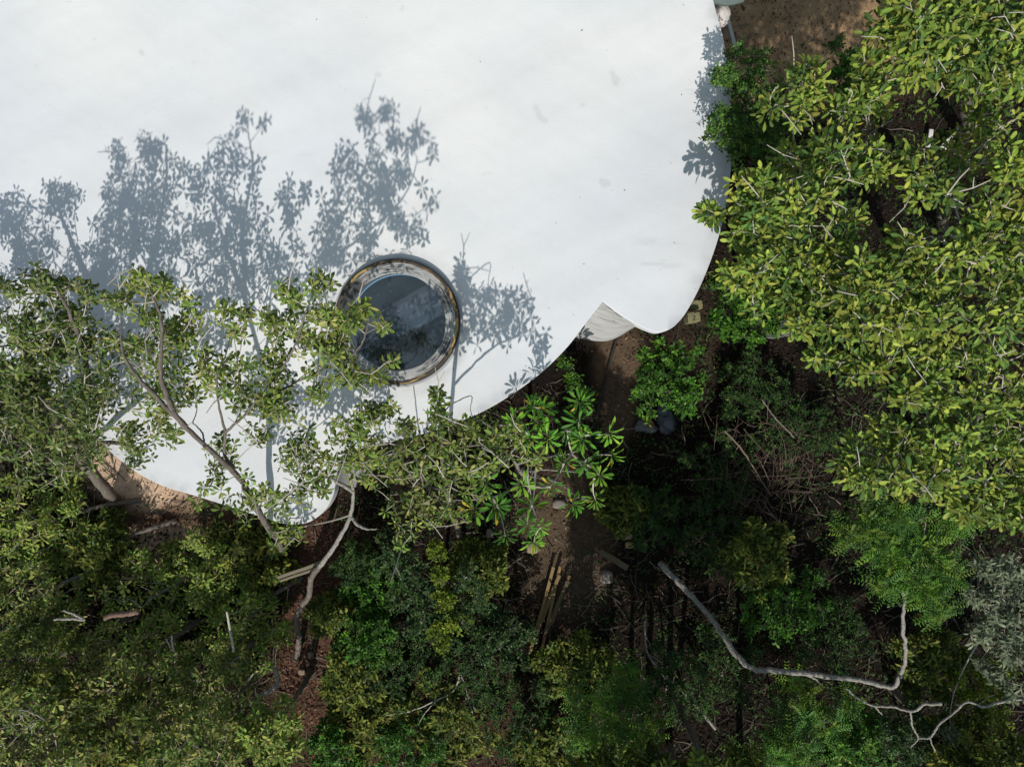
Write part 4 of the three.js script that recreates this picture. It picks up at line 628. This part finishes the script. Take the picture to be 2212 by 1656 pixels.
const wood = (r, g, b, seed) => { const t = texture(256, (u, v) => { const n = fbm(u * 34, v * 2.4, seed, 4), k = smooth(0.2, 0.34, fbm(u * 60, v * 2, seed + 5, 2)), m = 0.85 + 0.55 * n - 0.45 * k; return [r * m, g * m, b * m]; }); t.repeat.set(4, 0.7); return std({ map: t, roughness: 0.85 }); };
const woods = [wood(0.26, 0.165, 0.065, 1), wood(0.19, 0.125, 0.055, 4), wood(0.13, 0.09, 0.05, 8)], greyWood = wood(0.19, 0.16, 0.11, 12);
[[0, 0.055, 0, 'long yellow-brown board, leftmost of the fallen stack'], [1, 0.06, 1, 'long brown board, second from the left in the fallen stack'], [2, 0.05, 0, 'long board in the middle of the fallen stack'], [3, 0.06, 2, 'dull long board, fourth in the fallen stack'], [4, 0.05, 1, 'short dark board, rightmost of the fallen stack']].forEach(([k, w, m, label]) => {
  const a = at(1196 + k * 8.5 + [0, 4, -3, 5, 0][k], 1224 + k * 3 + [0, 14, -8, 20, 6][k], 0.16 + [0, 0.02, 0, 0.03, 0.01][k]), b = at(1144 + k * 10.5 + [0, -3, 4, 0, 5][k], 1412 - k * 9 - [0, 20, -14, 10, 30][k], 0.12 + 0.01 * k);
  single('board', label, 'board', boardGeo(a, b, w, 0.028, 40 + k), woods[m], 'boards in the fallen stack');
});
single('board', 'grey-yellow board lying against the pale leaning trunk, upper of two', 'board', boardGeo(at(601, 1247, 0.7), at(702, 1211, 1.5), 0.05, 0.03, 51), greyWood);
single('board', 'grey-yellow board lying against the pale leaning trunk, lower of two', 'board', boardGeo(at(606, 1254, 0.65), at(694, 1223, 1.4), 0.04, 0.03, 52), greyWood);
single('board', 'short dark brown plank on the shaded soil right of the strap-leaved bush', 'board', boardGeo(at(1296, 1190, 0.14), at(1356, 1226, 0.14), 0.1, 0.03, 53), woods[2]);
single('board', 'thin yellow stake lying on the bare red soil', 'stake', boardGeo(c5at(1870, 745), c5at(1945, 665), 0.03, 0.025, 54), woods[0]);
function c5at(x, y) { return at(x / 2.845, 1074 + y / 2.845, 0.25); }
const slab = std({ map: roofTex, roughness: 0.9, color: new THREE.Color().setRGB(0.78, 0.74, 0.7) });
single('plank', 'white broken plank between broad leaves, largest of the pale pieces', 'plank', boardGeo(at(2033, 322, 0.14), at(2064, 294, 0.16), 0.11, 0.03, 61, 0), slab);
single('plank', 'small white plank piece between broad leaves, upper right of the pale pieces', 'plank', boardGeo(at(2060, 290, 0.15), at(2074, 275, 0.13), 0.09, 0.03, 62, 0), slab);
single('plank', 'narrow white plank piece between broad leaves, left of the pale pieces', 'plank', boardGeo(at(2004, 318, 0.13), at(2012, 280, 0.15), 0.07, 0.03, 63, 0), slab);
// stones
const stoneTex = (r, g, b, s) => texture(256, (u, v) => { const n = tnoise(u, v, 6, s, 5), m = 0.85 + 0.9 * n; return [r * m, g * m, b * m]; });
const stones = [std({ map: stoneTex(0.27, 0.2, 0.14, 2), roughness: 0.95 }), std({ map: stoneTex(0.2, 0.17, 0.15, 5), roughness: 0.95 }), std({ map: stoneTex(0.4, 0.3, 0.12, 9), roughness: 0.95 })];
[[1354, 1150, 0.12, 0.09, 0.13, 0, 'tan boulder in a spot of sun below the strap-leaved bush'], [1360, 1176, 0.09, 0.06, 0.07, 2, 'small orange-tan stone touching the tan boulder'], [1207, 1088, 0.13, 0.06, 0.09, 1, 'flat pale stone among the strap leaves, uppermost of the flat stones'], [1058, 1151, 0.07, 0.05, 0.09, 1, 'upright pale stone left of the lowest strap leaves'], [1151, 1182, 0.12, 0.07, 0.12, 0, 'pinkish wedge stone under the lowest strap leaves'], [1317, 1090, 0.09, 0.06, 0.08, 1, 'grey stone in shade at the right of the strap-leaved bush'], [1300, 1030, 0.08, 0.05, 0.06, 1, 'dull stone half under the strap leaves at right'],
  [671, 1412, 0.06, 0.04, 0.05, 1, 'small pale stone on the bare red soil'], [652, 1450, 0.07, 0.04, 0.06, 0, 'dull stone at the lower edge of the bare red soil'], [1290, 1455, 0.12, 0.06, 0.1, 1, 'pale rubble stone below the fallen boards'], [1310, 1245, 0.13, 0.08, 0.13, 1, 'dim round stone between the boards and the brown plank'], [625, 1245, 0.06, 0.05, 0.06, 1, 'round grey stone beside the two grey-yellow boards']].forEach(([u, v, sx, sy, sz, m, label], i) => single('stone', label, 'stone', rockGeo(at(u, v, sy * 0.6), sx, sy, sz, i * 3.1 + 1), stones[m]));
// concrete blocks by the roof, pillar with orange stick, crumpled sheets
const blockMat = std({ map: stoneTex(0.22, 0.2, 0.1, 13), roughness: 0.95 });
const block = (u, v, y, w, h, d, turn, seed) => { const g = new THREE.BoxGeometry(w, h, d, 6, 4, 6), p = g.attributes.position; for (let i = 0; i < p.count; i++) { const x = p.getX(i), yy = p.getY(i), z = p.getZ(i), k = 1 + 0.06 * fbm(x * 9 + seed, yy * 9, z * 9, 2) - 0.06 * (Math.abs(x) / w * Math.abs(z) / d * 4); p.setXYZ(i, x * k, yy * k, z * k); } g.rotateY(turn); g.translate(...at(u, v, y).toArray()); const q = mergeVertices(g); q.computeVertexNormals(); return q; };
single('concrete_block', 'mossy yellow-grey block beside the tip of the roof, lower of two', 'block', block(1494, 687, 0.5, 0.2, 0.3, 0.16, 0.1, 2), blockMat);
single('concrete_block', 'mossy yellow-grey block beside the tip of the roof, upper and partly shaded', 'block', block(1500, 660, 0.4, 0.2, 0.25, 0.14, 0.05, 5), blockMat);
single('pillar', 'short grey concrete pillar beneath the orange stick', 'pillar', block(1700, 708, 0.65, 0.22, 1.3, 0.26, 0.08, 8), std({ map: stoneTex(0.32, 0.32, 0.31, 23), roughness: 0.95 }));
single('orange_stick', 'thin orange stick jutting out of the leaves above the pillar', 'stick', stick([[1682, 685, 2.6], [1698, 680, 2.65], [1724, 675, 2.7]], 0.014, 0.011, 7), std({ color: new THREE.Color().setRGB(0.6, 0.25, 0.03), roughness: 0.7 }));
function crumpled(u, v, y, w, h, d, seed, mat) {
  const g0 = new THREE.IcosahedronGeometry(1, 5); g0.deleteAttribute('normal'); g0.deleteAttribute('uv'); const g = mergeVertices(g0), p = g.attributes.position, c = at(u, v, y);
  for (let i = 0; i < p.count; i++) { const x = p.getX(i), yy = p.getY(i), z = p.getZ(i), r = 1 + 0.35 * (0.5 - Math.abs(noise.noise(x * 2.2 + seed, yy * 2.2, z * 2.2))) + 0.35 * noise.noise(x * 1.1 - seed, yy * 1.1, z * 1.1) + 0.2 * (0.5 - Math.abs(noise.noise(x * 5 + seed, yy * 5, z * 5))); p.setXYZ(i, c.x + x * r * w, c.y + yy * r * h, c.z + z * r * d); }
  g.computeVertexNormals(); return g;
}
const bag = (r, g, b, rough = 0.45) => std({ color: new THREE.Color().setRGB(r, g, b), roughness: rough });
single('plastic_bag', 'crumpled blue-grey plastic bag in shade below the bright shrub, larger one', 'bag', crumpled(1440, 912, 0.16, 0.13, 0.1, 0.16, 3), bag(0.06, 0.065, 0.085));
single('plastic_bag', 'small crumpled blue-grey plastic bag tucked under the bright shrub', 'bag', crumpled(1432, 884, 0.2, 0.08, 0.08, 0.1, 8), bag(0.06, 0.07, 0.095));
single('plastic_bag', 'flattened grey plastic scrap left of the larger blue-grey bag', 'bag', crumpled(1396, 921, 0.1, 0.16, 0.05, 0.09, 15), bag(0.09, 0.09, 0.1));
single('orange_pot', 'small orange clay pot shard beside the blue-grey bags', 'pot', (() => { const g = new THREE.LatheGeometry([[0.05, 0], [0.07, 0.12], [0.085, 0.12], [0.085, 0.15], [0.075, 0.15], [0.06, 0.02], [0, 0.02]].map(([r, y]) => new THREE.Vector2(r, y)), 24, 0, 4.2); g.rotateX(0.7); g.translate(...at(1398, 904, 0.15).toArray()); return g; })(), std({ color: new THREE.Color().setRGB(0.32, 0.11, 0.04), roughness: 0.9, side: THREE.DoubleSide }));
single('white_post', 'long thin white post standing slanted beside the top of the roof edge', 'post', boardGeo(at(1566, 22, 1.6), at(1593, 124, 1.1), 0.06, 0.05, 71, 0), slab);
single('sack', 'crumpled pale sack hanging at the top of the roof edge', 'sack', crumpled(1558, 36, 2.9, 0.09, 0.12, 0.12, 21), bag(0.5, 0.46, 0.44, 0.8));
single('tarpaulin', 'grey-green folded tarpaulin at the top of the frame beside the roof', 'tarpaulin', crumpled(1568, -8, 3.1, 0.19, 0.07, 0.1, 27), bag(0.1, 0.13, 0.12, 0.8));
// brush heap of dead reddish sticks
{
  const rand = rng(77), gs = [];
  for (let i = 0; i < 170; i++) { const u = 1640 + (rand() + rand() - 1) * 130, v = 1010 + (rand() + rand() - 1) * 110, y = 0.1 + rand() * 0.55, a = rand() * 6.28, L = 25 + rand() * 70; gs.push(stick([[u, v, y], [u + Math.cos(a) * L * 0.5 + rand() * 8, v + Math.sin(a) * L * 0.5 + rand() * 8, y + 0.08], [u + Math.cos(a) * L, v + Math.sin(a) * L, y + (rand() - 0.4) * 0.3]], 0.004 + rand() * 0.005, 0.002, i, 4)); }
  const m = single('brush_heap', 'heap of thin dead reddish sticks in the dark hollow', 'brush', mergeGeometries(gs), std({ color: new THREE.Color().setRGB(0.11, 0.07, 0.055), roughness: 0.95 })); m.userData.kind = 'stuff';
}
// bits of leaf and grit blown onto the roof
{
  const rand = rng(321), N = 150, im = new THREE.InstancedMesh(G.small[1], std({ vertexColors: true, roughness: 0.9, side: THREE.DoubleSide }), N), c = new THREE.Color(), q = new THREE.Quaternion(), e = new THREE.Euler();
  for (let k = 0; k < N; k++) {
    const near = rand() < 0.55, p = near ? outline[Math.floor(rand() * outline.length)] : null; let x = near ? p.x + (rand() - 0.5) * 0.9 - 0.3 : -6.5 + rand() * 9, z = near ? p.z + (rand() - 0.5) * 0.9 - 0.35 : -4.6 + rand() * 4.8;
    if (z > 0.5 - 0.3 * Math.abs(x + 1) || x > 2.4) { x = -1 - rand() * 3; z = 0.3 - rand(); }
    const s = 0.008 + 0.024 * rand() ** 4, f = 0.5 + rand(); e.set((rand() - 0.5) * 0.4, rand() * 6.28, (rand() - 0.5) * 0.4);
    im.setMatrixAt(k, new THREE.Matrix4().compose(V(x, ROOF + 0.006, z), q.setFromEuler(e), V(s, s, s))); im.setColorAt(k, c.setRGB(0.14 * f, 0.1 * f, 0.06 * f));
  }
  im.name = 'roof_litter'; im.userData = { kind: 'stuff', label: 'tiny dry leaf bits and grit scattered on the white roof' }; im.castShadow = im.receiveShadow = true; scene.add(im);
}
// seedlings and weeds covering the soil between the shrubs
{
  const rand = rng(123), sets = G.small.map(() => []), q = new THREE.Quaternion(), e = new THREE.Euler(), tn = [[0.022, 0.055, 0.012], [0.035, 0.08, 0.015], [0.02, 0.045, 0.014], [0.06, 0.09, 0.018]];
  for (let i = 0; i < 7000; i++) {
    const x = (rand() * 2 - 1) * 9.2, z = -6.8 + rand() * 14, d = fbm(x * 0.8, z * 0.8, 60, 3);
    const bare = Math.max(0.7 * zone(x, z, 690, 1430, 100, 300), zone(x, z, 350, 1010, 190, 95), zone(x, z, 1335, 800, 60, 170), 0.7 * zone(x, z, 1230, 1180, 100, 180), 0.9 * zone(x, z, 1750, 60, 260, 190));
    if (rand() < bare || d < -0.12 || (x < 1.6 && z < 0.2)) continue;
    const n = 5 + Math.floor(rand() * 8), h = 0.04 + 0.22 * rand(), t = tn[Math.floor(rand() * 4)];
    for (let k = 0; k < n; k++) { const a = rand() * 6.28, r = 0.1 * Math.sqrt(rand()), s = 0.03 + 0.04 * rand(), f = 0.6 + 0.7 * rand(); e.set((rand() - 0.3) * 0.9, a, (rand() - 0.5) * 0.7, 'YXZ'); sets[k % 2].push([new THREE.Matrix4().compose(V(x + Math.sin(a) * r, gy(x, z) + h * (0.4 + 0.6 * rand()), z + Math.cos(a) * r), q.setFromEuler(e), V(s, s, s)), t.map((c) => c * f)]); }
  }
  const g = new THREE.Group(); g.name = 'ground_cover'; g.userData = { kind: 'stuff', label: 'small dark green weeds and seedlings covering the soil' }; scene.add(g);
  sets.forEach((L, i) => { const im = new THREE.InstancedMesh(G.small[i], leafMat(WHITE), L.length), c = new THREE.Color(); L.forEach(([m, t], k) => { im.setMatrixAt(k, m); im.setColorAt(k, c.setRGB(...t)); }); im.name = 'weed_mass'; im.userData.kind = 'stuff'; im.castShadow = im.receiveShadow = true; g.add(im); });
}
// leaf litter and twigs on the soil
{
  const rand = rng(99), lg = leafGeo({ w: 0.5, obovate: 0.65, rows: 3, fold: 0.25, droop: -0.25, rib: 1.15 }), N = 120000, im = new THREE.InstancedMesh(lg, matte({ vertexColors: true, roughness: 0.9, side: THREE.DoubleSide }), N), c = new THREE.Color(), m = new THREE.Matrix4(), q = new THREE.Quaternion(), e = new THREE.Euler();
  const tn = [[0.14, 0.085, 0.055], [0.1, 0.06, 0.04], [0.19, 0.125, 0.085], [0.07, 0.045, 0.033], [0.16, 0.08, 0.05], [0.22, 0.16, 0.11]];
  let k = 0;
  while (k < N) {
    const x = (rand() * 2 - 1) * 9.4, z = (rand() * 2 - 1) * 7.4, sand = zone(x, z, 350, 1010, 190, 95); if (rand() < sand * 0.93) continue;
    if (x < 1.6 && z < 0 && rand() < 0.95) continue;
    const red = zone(x, z, 690, 1430, 120, 340), t = tn[Math.floor(rand() * (red > 0.4 ? 5 : 6))], s = 0.02 + 0.045 * rand() ** 2, lit = Math.max(red, zone(x, z, 1230, 1180, 120, 190), zone(x, z, 1750, 60, 260, 190), zone(x, z, 1330, 800, 80, 180)), f = (0.2 + 0.8 * lit) * (0.6 + 0.7 * rand()); if (lit > 0.5 && red < 0.4 && rand() < 0.6) continue;  // leaves darker outside the sunny zones: shade put into their colour
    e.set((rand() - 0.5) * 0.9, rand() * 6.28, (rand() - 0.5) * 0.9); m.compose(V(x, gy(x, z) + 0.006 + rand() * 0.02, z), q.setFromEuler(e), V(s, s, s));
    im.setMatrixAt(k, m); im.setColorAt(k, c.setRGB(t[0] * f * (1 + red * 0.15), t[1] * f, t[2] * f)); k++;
  }
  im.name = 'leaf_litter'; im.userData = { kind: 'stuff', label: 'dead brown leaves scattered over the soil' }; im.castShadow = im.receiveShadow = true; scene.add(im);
  const tg = tube([V(-0.5, 0, 0), V(-0.15, 0.02, 0.03), V(0.2, 0.0, -0.02), V(0.5, 0.03, 0.02)], [0.02, 0.018, 0.014, 0.008], 4), T = 2600, it = new THREE.InstancedMesh(tg, matte({ roughness: 0.95 }), T);
  for (k = 0; k < T; k++) { const x = (rand() * 2 - 1) * 9.2, z = rand() < 0.8 ? (rand() * 0.9 + 0.1) * 7 - 0.6 : (rand() * 2 - 1) * 7, L = 0.12 + 0.5 * rand() ** 2, b = 0.3 + 0.7 * rand() ** 2; e.set(0, rand() * 6.28, (rand() - 0.5) * 0.3); m.compose(V(x, gy(x, z) + 0.02, z), q.setFromEuler(e), V(L, 0.25 + L * 0.6, 0.25 + L * 0.6)); it.setMatrixAt(k, m); it.setColorAt(k, c.setRGB(0.2 * b, 0.17 * b, 0.13 * b)); }
  it.name = 'twig_litter'; it.userData = { kind: 'stuff', label: 'small dead twigs scattered over the soil' }; it.castShadow = it.receiveShadow = true; scene.add(it);
}
console.log(JSON.stringify(stats));
renderer.render(scene, camera);
